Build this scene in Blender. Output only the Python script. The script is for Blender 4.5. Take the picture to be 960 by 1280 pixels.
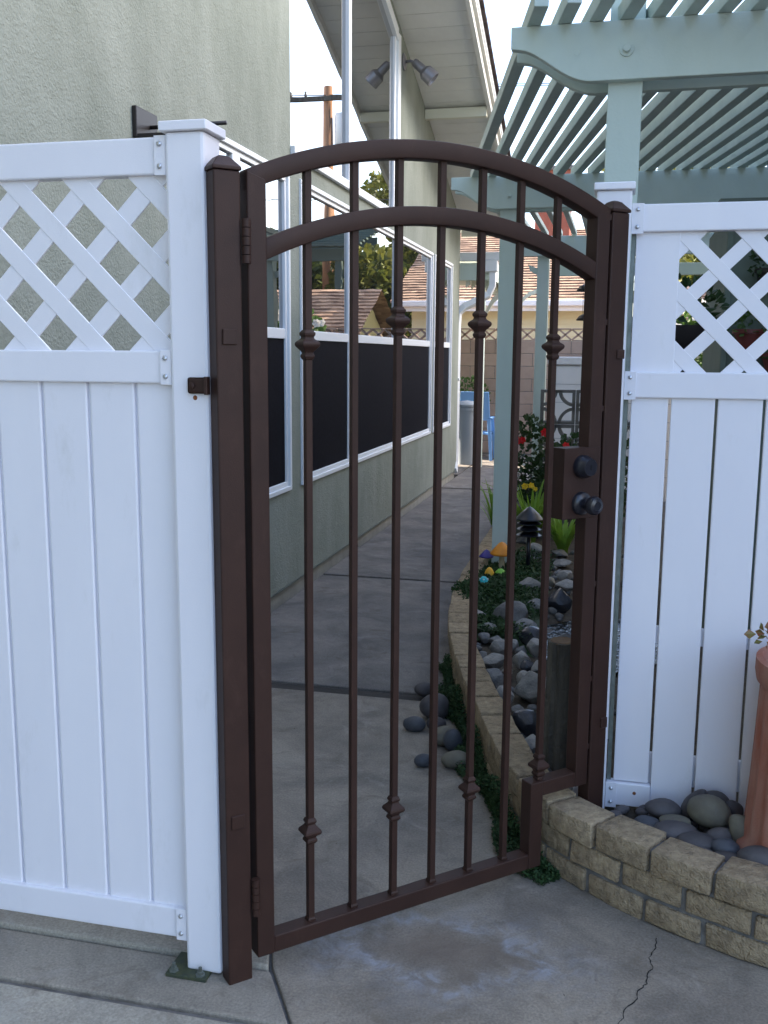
import bpy, bmesh, math, random
from mathutils import Vector, Matrix, noise

random.seed(7)
sc = bpy.context.scene
for o in list(bpy.data.objects):
    bpy.data.objects.remove(o)
COL = sc.collection
R = math.radians

# ------------------------------------------------------------------ camera
YAW, PITCH, ROLL = R(-13.4), R(-9.15), R(0.42)
fwd = Vector((math.sin(YAW) * math.cos(PITCH), math.cos(YAW) * math.cos(PITCH), math.sin(PITCH)))
rgt = Vector((math.cos(YAW), -math.sin(YAW), 0))
up = rgt.cross(fwd)
r2 = rgt * math.cos(ROLL) + up * math.sin(ROLL)
u2 = up * math.cos(ROLL) - rgt * math.sin(ROLL)
cam_d = bpy.data.cameras.new('camera')
cam = bpy.data.objects.new('camera', cam_d)
COL.objects.link(cam)
cam.matrix_world = Matrix(((r2.x, u2.x, -fwd.x, 0), (r2.y, u2.y, -fwd.y, 0), (r2.z, u2.z, -fwd.z, 1.6), (0, 0, 0, 1)))
cam_d.sensor_fit = 'VERTICAL'
cam_d.sensor_height = 36
cam_d.lens = 1215 / 1280 * 36
cam_d.clip_start = 0.05
cam_d.clip_end = 1000
sc.camera = cam

# ------------------------------------------------------------------ sky, sun, exposure
SUN_EL, SUN_ROT = R(30), R(66)
world = bpy.data.worlds.new('World')
sc.world = world
world.use_nodes = True
nt = world.node_tree
nt.nodes.clear()
sky = nt.nodes.new('ShaderNodeTexSky')
sky.sky_type = 'NISHITA'
sky.sun_disc = False
sky.sun_elevation = SUN_EL
sky.sun_rotation = SUN_ROT
sky.air_density = 1.0
sky.dust_density = 3.2
sky.ozone_density = 3.0
bg = nt.nodes.new('ShaderNodeBackground')
bg.inputs[1].default_value = 0.15
wo = nt.nodes.new('ShaderNodeOutputWorld')
nt.links.new(sky.outputs[0], bg.inputs[0])
nt.links.new(bg.outputs[0], wo.inputs[0])
sun_d = bpy.data.lights.new('sun', 'SUN')
sun_d.energy = 4.5
sun_d.angle = R(0.5)
sun_d.color = (1.0, 0.86, 0.68)
sun = bpy.data.objects.new('sun', sun_d)
COL.objects.link(sun)
to_sun = Vector((-math.sin(SUN_ROT) * math.cos(SUN_EL), math.cos(SUN_ROT) * math.cos(SUN_EL), math.sin(SUN_EL)))
sun.rotation_euler = (-to_sun).to_track_quat('-Z', 'Y').to_euler()
vs = sc.view_settings
vs.view_transform = 'Standard'
vs.look = 'None'
vs.exposure = 2.36
vs.gamma = 1
vs.use_curve_mapping = False
sc.cycles.use_denoising = True
sc.cycles.max_bounces = 8

# ------------------------------------------------------------------ material helpers
MATS = {}


def mat(name, col, rough=0.6, var=None, vscale=6.0, detail=4.0, bump=0.0, bscale=200.0, spec=0.4, metal=0.0,
        stretch=None, bump2=0.0, b2scale=20.0, objvar=0.0, trans=0.0, grime=None):
    """Principled material: base colour mixed to var by noise, one or two noise bumps, optional per-object tint."""
    m = bpy.data.materials.new(name)
    m.use_nodes = True
    n, l = m.node_tree.nodes, m.node_tree.links
    b = n['Principled BSDF']
    b.inputs['Roughness'].default_value = rough
    b.inputs['Specular IOR Level'].default_value = spec
    b.inputs['Metallic'].default_value = metal
    tc = n.new('ShaderNodeNewGeometry')
    vec = tc.outputs['Position']
    if stretch:
        mp = n.new('ShaderNodeMapping')
        mp.inputs['Scale'].default_value = stretch
        l.new(vec, mp.inputs['Vector'])
        vec = mp.outputs[0]
    csock = None
    if var is not None:
        nz = n.new('ShaderNodeTexNoise')
        nz.inputs['Scale'].default_value = vscale
        nz.inputs['Detail'].default_value = detail
        nz.inputs['Roughness'].default_value = 0.6
        l.new(vec, nz.inputs['Vector'])
        rp = n.new('ShaderNodeValToRGB')
        rp.color_ramp.elements[0].position = 0.32
        rp.color_ramp.elements[1].position = 0.68
        rp.color_ramp.elements[0].color = (*col, 1)
        rp.color_ramp.elements[1].color = (*var, 1)
        l.new(nz.outputs['Fac'], rp.inputs[0])
        csock = rp.outputs[0]
    if objvar:
        oi = n.new('ShaderNodeObjectInfo')
        mr = n.new('ShaderNodeMapRange')
        mr.inputs[3].default_value = 1 - objvar
        mr.inputs[4].default_value = 1 + objvar
        l.new(oi.outputs['Random'], mr.inputs[0])
        mx = n.new('ShaderNodeMix')
        mx.data_type = 'RGBA'
        mx.blend_type = 'MULTIPLY'
        mx.inputs[0].default_value = 1
        if csock:
            l.new(csock, mx.inputs[6])
        else:
            mx.inputs[6].default_value = (*col, 1)
        l.new(mr.outputs[0], mx.inputs[7])
        csock = mx.outputs[2]
    if grime:
        gcol, gscale, gz, lo, amt = grime
        gm_ = n.new('ShaderNodeMapping')
        gm_.inputs['Scale'].default_value = (1, 1, gz)
        l.new(tc.outputs['Position'], gm_.inputs['Vector'])
        gn = n.new('ShaderNodeTexNoise')
        gn.inputs['Scale'].default_value = gscale
        gn.inputs['Detail'].default_value = 9
        gn.inputs['Roughness'].default_value = .72
        l.new(gm_.outputs[0], gn.inputs['Vector'])
        gr_ = n.new('ShaderNodeMapRange')
        gr_.inputs[1].default_value = lo
        gr_.inputs[2].default_value = lo + .16
        gr_.inputs[4].default_value = amt
        l.new(gn.outputs['Fac'], gr_.inputs[0])
        gx = n.new('ShaderNodeMix')
        gx.data_type = 'RGBA'
        l.new(gr_.outputs[0], gx.inputs[0])
        l.new(csock, gx.inputs[6])
        gx.inputs[7].default_value = (*gcol, 1)
        csock = gx.outputs[2]
    if csock:
        l.new(csock, b.inputs['Base Color'])
    else:
        b.inputs['Base Color'].default_value = (*col, 1)
    last = None
    for amt, scl in ((bump, bscale), (bump2, b2scale)):
        if amt:
            nb = n.new('ShaderNodeTexNoise')
            nb.inputs['Scale'].default_value = scl
            nb.inputs['Detail'].default_value = 3
            l.new(tc.outputs['Position'], nb.inputs['Vector'])
            bp = n.new('ShaderNodeBump')
            bp.inputs['Strength'].default_value = 1.0
            bp.inputs['Distance'].default_value = amt
            l.new(nb.outputs['Fac'], bp.inputs['Height'])
            if last:
                l.new(last, bp.inputs['Normal'])
            last = bp.outputs[0]
    if last:
        l.new(last, b.inputs['Normal'])
    if trans:
        b.inputs['Subsurface Weight'].default_value = 0
        tr = n.new('ShaderNodeBsdfTranslucent')
        if csock:
            l.new(csock, tr.inputs[0])
        else:
            tr.inputs[0].default_value = (*col, 1)
        ms = n.new('ShaderNodeMixShader')
        ms.inputs[0].default_value = trans
        l.new(b.outputs[0], ms.inputs[1])
        l.new(tr.outputs[0], ms.inputs[2])
        l.new(ms.outputs[0], n['Material Output'].inputs[0])
    MATS[name] = m
    return m


mat('vinyl', (.80, .79, .83), .38, (.765, .755, .80), 5.0, 6, bump=.00025, bscale=350, stretch=(1, 1, .25), grime=((.50, .49, .46), 7, .35, .58, .30))
mat('bronze', (.043, .0205, .0150), .5, (.033, .0158, .0120), 9, 6, bump=.0004, bscale=380, spec=.24, grime=((.070, .036, .027), 11, .5, .56, .45))
mat('black_metal', (.012, .013, .02), .28, spec=.6)
mat('stucco', (.262, .288, .255), .9, (.202, .226, .195), 3.2, 7, stretch=(1, 1, .45), bump=.006, bscale=95, bump2=.006, b2scale=14, spec=.15, grime=((.17, .19, .155), 2.4, .22, .52, .38))
mat('mint', (.58, .67, .61), .5, (.53, .62, .56), 5, bump=.0006, bscale=90, stretch=(1, 1, .4))
mat('mint_old', (.54, .63, .585), .55, (.46, .55, .505), 9, bump=.0008, bscale=60)
mat('foundation', (.33, .33, .30), .9, (.26, .26, .24), 8, bump=.003, bscale=60)
mat('brick_tan', (.43, .335, .215), .92, (.25, .19, .125), 30, 6, bump=.007, bscale=170, bump2=.010, b2scale=45, objvar=.16, spec=.15, grime=((.09, .08, .07), 26, 1, .55, .7))
mat('mortar', (.11, .105, .10), .95, (.22, .21, .20), 16, bump=.003, bscale=90)
mat('soil', (.055, .043, .032), .95, (.09, .075, .055), 20, bump=.008, bscale=40)
mat('stone_dark', (.060, .053, .056), .62, (.098, .088, .086), 18, bump=.0006, bscale=300, objvar=.25)
mat('stone_blue', (.05, .054, .065), .55, (.082, .086, .096), 20, bump=.0006, bscale=300, objvar=.15)
mat('stone_olive', (.16, .145, .105), .65, (.115, .102, .08), 24, bump=.0006, bscale=300, objvar=.15, grime=((.24, .23, .2), 30, 1, .6, .6))
mat('stone_grey', (.23, .225, .22), .75, (.115, .118, .125), 30, 7, bump=.003, bscale=120, bump2=.006, b2scale=24, objvar=.25)
mat('stone_light', (.36, .34, .315), .78, (.20, .195, .19), 26, 7, bump=.003, bscale=120, bump2=.006, b2scale=24, objvar=.15)
mat('stone_wet', (.035, .038, .048), .25, (.06, .06, .07), 20, bump=.002, bscale=80)
mat('terracotta', (.34, .095, .052), .85, (.44, .25, .19), 9, 7, bump=.0015, bscale=120, stretch=(1, 1, .35))
mat('window_white', (.74, .77, .80), .4, spec=.4)
mat('screen', (.007, .007, .010), .6, (.012, .012, .017), 40, 8, spec=.025)
mat('dark_gap', (.01, .01, .01), .9)
mat('block_pink', (.40, .30, .255), .92, (.34, .255, .215), 5, bump=.003, bscale=80, objvar=.09)
mat('siding', (.62, .59, .40), .6)
mat('shade_house_stucco', (.20, .175, .15), .9, (.17, .15, .13), 3, bump=.003, bscale=80)  # wall of the added shading house, kept dark to limit bounce light
mat('white_paint', (.80, .80, .80), .5, (.74, .74, .74), 4)
mat('gutter', (.66, .70, .73), .4)
mat('drip', (.78, .80, .80), .35)
mat('soffit', (.70, .69, .64), .7, (.63, .62, .575), 3, bump=.001, bscale=120)
mat('soffit_cream', (.62, .61, .50), .7)
mat('wood_old', (.11, .10, .082), .85, (.05, .046, .038), 30, 8, bump=.008, bscale=50, stretch=(1, 1, .12))
mat('wood_top', (.14, .095, .06), .85, (.15, .09, .05), 30, bump=.003, bscale=80)
mat('pole_wood', (.33, .17, .09), .85, (.23, .12, .065), 6, stretch=(1, 1, .2))
mat('grey_plastic', (.27, .31, .36), .45)
mat('blue_plastic', (.17, .35, .66), .4)
mat('galv', (.20, .225, .21), .45, (.13, .15, .13), 30, metal=.6)
mat('green_plate', (.045, .06, .05), .6, (.085, .095, .045), 40, metal=.3)
mat('steel', (.55, .56, .58), .3, metal=.8)
mat('lamp_grey', (.24, .235, .25), .35, metal=.5)
mat('breeze_grey', (.20, .19, .175), .9, (.15, .145, .135), 12, bump=.003, bscale=80)
mat('orange', (.80, .30, .025), .45, (.65, .22, .02), 20)
mat('stem_cream', (.52, .42, .27), .6, (.42, .33, .2), 30)
mat('purple', (.055, .04, .22), .35)
mat('yellow', (.80, .42, .03), .4)
mat('lime', (.20, .50, .06), .4)
mat('turquoise', (.03, .50, .58), .3)
mat('red', (.55, .015, .02), .5)
mat('petal_red', (.60, .012, .015), .6, trans=.3)
mat('petal_yellow', (.80, .55, .03), .6, trans=.3)
mat('petal_white', (.82, .80, .76), .6, trans=.3)
mat('leaf_dark', (.022, .05, .018), .5, (.045, .085, .025), 30, trans=.25)
mat('leaf_mid', (.05, .11, .025), .5, (.09, .16, .035), 14, trans=.3)
mat('leaf_lily', (.26, .42, .055), .45, (.16, .30, .04), 9, trans=.35)
mat('leaf_moss', (.020, .048, .016), .7, (.038, .085, .024), 26, trans=.2)
mat('leaf_tree', (.055, .095, .022), .55, (.12, .14, .03), .8, trans=.3)
mat('leaf_yellow', (.16, .16, .03), .55, (.09, .12, .025), .9, trans=.3)
mat('leaf_succulent', (.16, .24, .07), .45, (.30, .05, .04), 40)
mat('bark', (.09, .065, .045), .9, (.05, .037, .027), 9, bump=.01, bscale=20)
mat('red_brown', (.14, .03, .025), .4)
mat('asphalt', (.075, .073, .07), .95, (.06, .058, .056), 3, bump=.003, bscale=80)
mat('chimney_red', (.33, .11, .07), .9, (.27, .085, .055), 8)
mat('shed_green', (.16, .20, .17), .7, (.13, .165, .14), 5, bump=.001, bscale=50)
mat('cover_green', (.055, .085, .078), .7)
mat('rust', (.22, .08, .03), .8)
mat('timber_strip', (.032, .028, .025), .9, (.058, .05, .043), 14, stretch=(.2, 1, 1), bump=.003, bscale=60)
mat('ceramic_dark', (.02, .016, .016), .4)


def glass_mat():
    m = bpy.data.materials.new('window_glass')
    m.use_nodes = True
    n, l = m.node_tree.nodes, m.node_tree.links
    b = n['Principled BSDF']
    b.inputs['Base Color'].default_value = (.012, .014, .016, 1)
    b.inputs['Roughness'].default_value = 0.0
    b.inputs['IOR'].default_value = 2.6
    b.inputs['Specular IOR Level'].default_value = .5
    b.inputs['Coat Weight'].default_value = 1.0
    b.inputs['Coat Roughness'].default_value = 0.0
    b.inputs['Coat IOR'].default_value = 1.9
    nb = n.new('ShaderNodeTexNoise')
    nb.inputs['Scale'].default_value = 1.6
    bp = n.new('ShaderNodeBump')
    bp.inputs['Distance'].default_value = .0012
    l.new(nb.outputs['Fac'], bp.inputs['Height'])
    l.new(bp.outputs[0], b.inputs['Normal'])
    l.new(bp.outputs[0], b.inputs['Coat Normal'])
    MATS['glass'] = m


glass_mat()


def water_mat():
    m = bpy.data.materials.new('pond_water')
    m.use_nodes = True
    n, l = m.node_tree.nodes, m.node_tree.links
    b = n['Principled BSDF']
    b.inputs['Base Color'].default_value = (.010, .013, .012, 1)
    b.inputs['Roughness'].default_value = 0.03
    nb = n.new('ShaderNodeTexNoise')
    nb.inputs['Scale'].default_value = 26
    bp = n.new('ShaderNodeBump')
    bp.inputs['Distance'].default_value = .012
    l.new(nb.outputs['Fac'], bp.inputs['Height'])
    l.new(bp.outputs[0], b.inputs['Normal'])
    MATS['water'] = m


water_mat()


def concrete_mat(name, base, var, ring=False):
    """Trowelled concrete: broad patches, fine speckle, dark blotches; one has a mineral tide ring in front of the gate."""
    m = bpy.data.materials.new(name)
    m.use_nodes = True
    n, l = m.node_tree.nodes, m.node_tree.links
    b = n['Principled BSDF']
    b.inputs['Roughness'].default_value = .85
    b.inputs['Specular IOR Level'].default_value = .25
    g = n.new('ShaderNodeNewGeometry')

    def nz(scale, det, rough=.6, dist=0.0):
        t = n.new('ShaderNodeTexNoise')
        t.inputs['Scale'].default_value = scale
        t.inputs['Detail'].default_value = det
        t.inputs['Roughness'].default_value = rough
        t.inputs['Distortion'].default_value = dist
        l.new(g.outputs['Position'], t.inputs['Vector'])
        return t.outputs['Fac']

    def ramp(sock, p0, p1, c0, c1):
        r = n.new('ShaderNodeValToRGB')
        r.color_ramp.elements[0].position = p0
        r.color_ramp.elements[1].position = p1
        r.color_ramp.elements[0].color = (*c0, 1)
        r.color_ramp.elements[1].color = (*c1, 1)
        l.new(sock, r.inputs[0])
        return r.outputs[0]

    def mix(a, c, f, mode='MIX'):
        x = n.new('ShaderNodeMix')
        x.data_type = 'RGBA'
        x.blend_type = mode
        if isinstance(f, (int, float)):
            x.inputs[0].default_value = f
        else:
            l.new(f, x.inputs[0])
        l.new(a, x.inputs[6])
        if isinstance(c, tuple):
            x.inputs[7].default_value = (*c, 1)
        else:
            l.new(c, x.inputs[7])
        return x.outputs[2]

    c = ramp(nz(2.6, 7, .68, .5), .36, .62, base, var)
    sp = ramp(nz(140, 2), .3, .7, (.80, .80, .80), (1.16, 1.16, 1.16))
    c = mix(c, sp, 1.0, 'MULTIPLY')
    bl = ramp(nz(5.5, 6, .65, 1.2), .55, .70, (0, 0, 0), (.75, .75, .75))
    c = mix(c, (base[0] * .52, base[1] * .49, base[2] * .47), bl)
    lt = ramp(nz(3.4, 7, .7, 1.5), .56, .68, (0, 0, 0), (.5, .5, .5))
    c = mix(c, (base[0] * 1.2, base[1] * 1.25, base[2] * 1.36), lt)
    sp2 = ramp(nz(55, 4, .7), .62, .72, (0, 0, 0), (.6, .6, .6))
    c = mix(c, tuple(v * .5 for v in base), sp2)
    if ring:
        mp = n.new('ShaderNodeMapping')
        mp.vector_type = 'POINT'
        # centre of the ring at (-0.40, 2.38), half axes 0.24 x 0.13 m
        mp.inputs['Location'].default_value = (.40 / .25, -2.40 / .14, 0)
        mp.inputs['Scale'].default_value = (1 / .25, 1 / .14, 0)
        l.new(g.outputs['Position'], mp.inputs['Vector'])
        dn = n.new('ShaderNodeTexNoise')
        dn.inputs['Scale'].default_value = 6
        dn.inputs['Detail'].default_value = 7
        dn.inputs['Distortion'].default_value = .8
        l.new(g.outputs['Position'], dn.inputs['Vector'])
        ln = n.new('ShaderNodeVectorMath')
        ln.operation = 'LENGTH'
        l.new(mp.outputs[0], ln.inputs[0])
        ad = n.new('ShaderNodeMath')
        ad.operation = 'MULTIPLY_ADD'
        ad.inputs[1].default_value = 1.9
        l.new(dn.outputs['Fac'], ad.inputs[0])
        l.new(ln.outputs['Value'], ad.inputs[2])   # length + 1.5*noise, ring near 1.75
        rr = n.new('ShaderNodeValToRGB')
        e = rr.color_ramp.elements
        e[0].position = .50
        e[0].color = (0, 0, 0, 1)
        e[1].position = .95
        e[1].color = (0, 0, 0, 1)
        for p, v in ((.57, .12), (.63, .62), (.66, .5), (.74, .2), (.84, .08)):
            q = e.new(p)
            q.color = (v, v, v, 1)
        dv = n.new('ShaderNodeMath')
        dv.operation = 'MULTIPLY'
        dv.inputs[1].default_value = .325
        l.new(ad.outputs[0], dv.inputs[0])
        l.new(dv.outputs[0], rr.inputs[0])
        br = ramp(nz(14, 7, .7, 1.0), .42, .62, (0, 0, 0), (1, 1, 1))
        f1 = mix(rr.outputs[0], br, .85, 'MULTIPLY')
        c = mix(c, (.36, .38, .43), f1)
        r2_ = n.new('ShaderNodeValToRGB')
        e = r2_.color_ramp.elements
        e[0].position = .36
        e[0].color = (.62, .62, .62, 1)
        e[1].position = .62
        e[1].color = (0, 0, 0, 1)
        l.new(dv.outputs[0], r2_.inputs[0])
        c = mix(c, (.165, .128, .10), r2_.outputs[0])
    l.new(c, b.inputs['Base Color'])
    b1 = n.new('ShaderNodeBump')
    b1.inputs['Distance'].default_value = .0022
    l.new(nz(160, 3), b1.inputs['Height'])
    b2 = n.new('ShaderNodeBump')
    b2.inputs['Distance'].default_value = .008
    l.new(nz(7, 4), b2.inputs['Height'])
    l.new(b1.outputs[0], b2.inputs['Normal'])
    l.new(b2.outputs[0], b.inputs['Normal'])
    MATS[name] = m


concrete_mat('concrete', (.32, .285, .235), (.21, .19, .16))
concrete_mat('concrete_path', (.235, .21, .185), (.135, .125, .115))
concrete_mat('concrete_landing', (.31, .268, .215), (.175, .152, .127), ring=True)
concrete_mat('concrete_light', (.40, .365, .30), (.31, .285, .24))


def shingle_mat(name, c0, c1, sx=1.0):
    m = bpy.data.materials.new(name)
    m.use_nodes = True
    n, l = m.node_tree.nodes, m.node_tree.links
    b = n['Principled BSDF']
    b.inputs['Roughness'].default_value = .92
    g = n.new('ShaderNodeNewGeometry')
    vo = n.new('ShaderNodeTexVoronoi')
    vo.inputs['Scale'].default_value = 1
    mp = n.new('ShaderNodeMapping')
    mp.inputs['Scale'].default_value = (6 * sx, 6.5, 20)
    l.new(g.outputs['Position'], mp.inputs[0])
    l.new(mp.outputs[0], vo.inputs['Vector'])
    r = n.new('ShaderNodeValToRGB')
    r.color_ramp.elements[0].position = .15
    r.color_ramp.elements[1].position = .85
    r.color_ramp.elements[0].color = (*c0, 1)
    r.color_ramp.elements[1].color = (*c1, 1)
    sp = n.new('ShaderNodeSeparateColor')
    l.new(vo.outputs['Color'], sp.inputs[0])
    l.new(sp.outputs[0], r.inputs[0])
    l.new(r.outputs[0], b.inputs['Base Color'])
    MATS[name] = m


shingle_mat('shingle_brown', (.19, .115, .075), (.38, .25, .165))
shingle_mat('shingle_dark', (.05, .035, .035), (.09, .07, .065))

# ------------------------------------------------------------------ mesh helpers


class MB:
    def __init__(self):
        self.v = []
        self.f = []

    def add(self, vs_, fs):
        k = len(self.v)
        self.v += [tuple(p) for p in vs_]
        self.f += [tuple(i + k for i in q) for q in fs]
        return self

    def box(self, x0, x1, y0, y1, z0, z1):
        return self.add([(x0, y0, z0), (x1, y0, z0), (x1, y1, z0), (x0, y1, z0), (x0, y0, z1), (x1, y0, z1), (x1, y1, z1), (x0, y1, z1)],
                        [(0, 3, 2, 1), (4, 5, 6, 7), (0, 1, 5, 4), (1, 2, 6, 5), (2, 3, 7, 6), (3, 0, 4, 7)])

    def prism(self, poly, d):
        """poly: planar 3-D points (counter-clockwise seen against d), d: extrude vector."""
        n_ = len(poly)
        d = Vector(d)
        a = [Vector(p) for p in poly]
        vs_ = a + [p + d for p in a]
        fs = [tuple(reversed(range(n_))), tuple(range(n_, 2 * n_))]
        fs += [(i, (i + 1) % n_, (i + 1) % n_ + n_, i + n_) for i in range(n_)]
        return self.add(vs_, fs)

    def tube(self, pts, rad, seg=10, caps=True, square=False, up_=None):
        pts = [Vector(p) for p in pts]
        if not hasattr(rad, '__len__'):
            rad = [rad] * len(pts)
        rings = []
        ref = None
        for i, p in enumerate(pts):
            t = (pts[min(i + 1, len(pts) - 1)] - pts[max(i - 1, 0)]).normalized()
            if ref is None:
                ref = Vector(up_) if up_ else (Vector((0, 0, 1)) if abs(t.z) < .9 else Vector((1, 0, 0)))
            a = (ref - t * ref.dot(t)).normalized()
            b = t.cross(a)
            ref = a
            ns = 4 if square else seg
            ring = []
            for j in range(ns):
                an = 2 * math.pi * (j + (.5 if square else 0)) / ns
                k = rad[i] * (math.sqrt(2) if square else 1)
                ring.append(p + a * math.cos(an) * k + b * math.sin(an) * k)
            rings.append(ring)
        ns = len(rings[0])
        vs_ = [q for rg in rings for q in rg]
        fs = []
        for i in range(len(rings) - 1):
            for j in range(ns):
                fs.append((i * ns + j, i * ns + (j + 1) % ns, (i + 1) * ns + (j + 1) % ns, (i + 1) * ns + j))
        if caps:
            fs.append(tuple(reversed(range(ns))))
            fs.append(tuple((len(rings) - 1) * ns + j for j in range(ns)))
        return self.add(vs_, fs)

    def lathe(self, prof, seg=24, org=(0, 0, 0), axis=(0, 0, 1), rot=0.0):
        ax = Vector(axis).normalized()
        a = ax.orthogonal().normalized() if abs(ax.z) < .99 else Vector((1, 0, 0))
        b = ax.cross(a)
        o = Vector(org)
        vs_ = []
        for (r_, h) in prof:
            for j in range(seg):
                an = 2 * math.pi * j / seg + rot
                vs_.append(o + ax * h + (a * math.cos(an) + b * math.sin(an)) * r_)
        fs = []
        for i in range(len(prof) - 1):
            for j in range(seg):
                fs.append((i * seg + j, i * seg + (j + 1) % seg, (i + 1) * seg + (j + 1) % seg, (i + 1) * seg + j))
        fs.append(tuple(reversed(range(seg))))
        fs.append(tuple((len(prof) - 1) * seg + j for j in range(seg)))
        return self.add(vs_, fs)

    def mesh(self, name, m, smooth=False, bevel=0.0, segs=1, angle=None):
        me = bpy.data.meshes.new(name)
        me.from_pydata(self.v, [], self.f)
        bm = bmesh.new()
        bm.from_mesh(me)
        bmesh.ops.recalc_face_normals(bm, faces=bm.faces)
        if bevel:
            ed = [e for e in bm.edges if len(e.link_faces) == 2 and e.calc_face_angle(0) > R(30)]
            bmesh.ops.bevel(bm, geom=ed, offset=bevel, segments=segs, affect='EDGES', profile=.5)
        bm.to_mesh(me)
        bm.free()
        if smooth:
            for p in me.polygons:
                p.use_smooth = True
            if angle is not None:
                try:
                    me.set_sharp_from_angle(angle=R(angle))
                except Exception:
                    pass
        me.materials.append(MATS[m] if isinstance(m, str) else m)
        return me

    def build(self, name, m, parent=None, **kw):
        return link(name, self.mesh(name, m, **kw), parent)


def link(name, me, parent=None, loc=None, rot=None, scale=None):
    o = bpy.data.objects.new(name, me)
    COL.objects.link(o)
    if parent is not None:
        o.parent = parent
    if loc is not None:
        o.location = loc
    if rot is not None:
        o.rotation_euler = rot
    if scale is not None:
        o.scale = scale
    return o


def tag(o, label=None, cat=None, group=None, kind=None):
    if label:
        o['label'] = label
    if cat:
        o['category'] = cat
    if group:
        o['group'] = group
    if kind:
        o['kind'] = kind
    return o


def thing(name, label, cat, loc=(0, 0, 0), rz=0, group=None):
    o = bpy.data.objects.new(name, None)
    o.empty_display_size = .1
    COL.objects.link(o)
    o.location = loc
    o.rotation_euler = (0, 0, rz)
    return tag(o, label, cat, group)


def bx(name, m, parent, x0, x1, y0, y1, z0, z1, bevel=0.0, segs=1):
    return MB().box(x0, x1, y0, y1, z0, z1).build(name, m, parent, bevel=bevel, segs=segs)


def clip_poly(poly, x0, x1, z0, z1):
    """clip a convex 2-D polygon to a rectangle"""
    def cut(p, ax, lim, keep_less):
        out = []
        for i in range(len(p)):
            a, b = p[i], p[(i + 1) % len(p)]
            ia = (a[ax] <= lim) if keep_less else (a[ax] >= lim)
            ib = (b[ax] <= lim) if keep_less else (b[ax] >= lim)
            if ia:
                out.append(a)
            if ia != ib:
                t = (lim - a[ax]) / (b[ax] - a[ax])
                out.append((a[0] + t * (b[0] - a[0]), a[1] + t * (b[1] - a[1])))
        return out
    for ax, lim, less in ((0, x0, False), (0, x1, True), (1, z0, False), (1, z1, True)):
        if len(poly) < 3:
            return []
        poly = cut(poly, ax, lim, less)
    return poly


# ================================================================== SETTING: ground, slabs, soil
g = MB()
g.add([(-300, -300, -.07), (300, -300, -.07), (300, 300, -.07), (-300, 300, -.07)], [(0, 1, 2, 3)])
tag(g.build('ground', 'asphalt'), kind='structure')


def slab(parent, poly, m, top=0.0, th=.06, name='slab', bev=.006):
    return MB().prism([(x, y, top - th) for x, y in poly], (0, 0, th)).build(name, m, parent, bevel=bev, segs=2)


pave = thing('pavement', None, None)
tag(pave, kind='structure')
slab(pave, [(-.677, -6), (6, -6), (6, 3.4), (.2, 4.29), (-2.07, 4.29), (-2.07, 2.33), (-.866, 2.33), (-.824, 2.222), (-.699, 2.016), (-.691, 1.99)], 'concrete_landing')
slab(pave, [(-6, -6), (-.683, -6), (-.697, 1.995), (-6, 1.988)], 'concrete_light', top=-.004)
slab(pave, [(-6, 2.004), (-.706, 2.012), (-.822, 2.20), (-6, 2.20)], 'concrete', top=.0)
slab(pave, [(-6, 2.206), (-.83, 2.206), (-.868, 2.322), (-2.06, 2.322), (-6, 2.322)], 'concrete_light', top=.012)
slab(pave, [(-6, -6), (6, -6), (6, 3.3), (.1, 4.2), (-2.06, 4.25), (-2.06, 2.36), (-6, 2.3)], 'mortar', top=-.014, th=.04, name='joint_filler', bev=0)
# crack running over the landing from the planter to the street side
cr = MB()
pts = [(.172, 2.60), (.168, 2.553), (.150, 2.50), (.158, 2.462), (.140, 2.42), (.138, 2.385), (.118, 2.35), (.112, 2.31), (.086, 2.275), (.080, 2.235), (.062, 2.20), (.055, 2.12)]
pts2 = []
for i in range(len(pts) - 1):
    for q in range(4):
        t = q / 4
        pts2.append((pts[i][0] * (1 - t) + pts[i + 1][0] * t + random.uniform(-.003, .003), pts[i][1] * (1 - t) + pts[i + 1][1] * t))
pts = pts2
for i in range(len(pts) - 1):
    w0 = .0007 + .0011 * random.random()
    a, b = Vector((*pts[i], .0012)), Vector((*pts[i + 1], .0012))
    nrm = Vector((b.y - a.y, a.x - b.x, 0)).normalized() * w0
    cr.add([a - nrm, a + nrm, b + nrm, b - nrm], [(0, 1, 2, 3)])
cr.build('crack', 'dark_gap', pave)

path = thing('path', None, None)
tag(path, kind='structure')
ys = [4.395, 6.745, 9.13, 11.70, 14.1, 16.0]
for i in range(5):
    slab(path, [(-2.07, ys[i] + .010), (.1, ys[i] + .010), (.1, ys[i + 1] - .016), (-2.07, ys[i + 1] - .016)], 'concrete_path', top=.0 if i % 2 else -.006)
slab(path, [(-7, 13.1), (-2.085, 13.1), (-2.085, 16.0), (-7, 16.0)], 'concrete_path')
slab(path, [(-2.07, 4.298), (.1, 4.298), (.1, 4.393), (-2.07, 4.393)], 'timber_strip', top=-.012, name='timber_strip')

# planter outline (outer top edge), from the right foreground round under the gate and along the path
RAW = [(1.9, 2.42), (1.2, 2.42), (.80, 2.43), (.60, 2.462), (.44, 2.515), (.274, 2.588), (.13, 2.667), (-.012, 2.762), (-.135, 2.862), (-.205, 2.945),
       (-.272, 3.055), (-.361, 3.262), (-.497, 3.692), (-.649, 4.178), (-.743, 4.54), (-.83, 4.975), (-.893, 5.51), (-.93, 6.177), (-.943, 7.0), (-.95, 8.0), (-.95, 9.0)]


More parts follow.
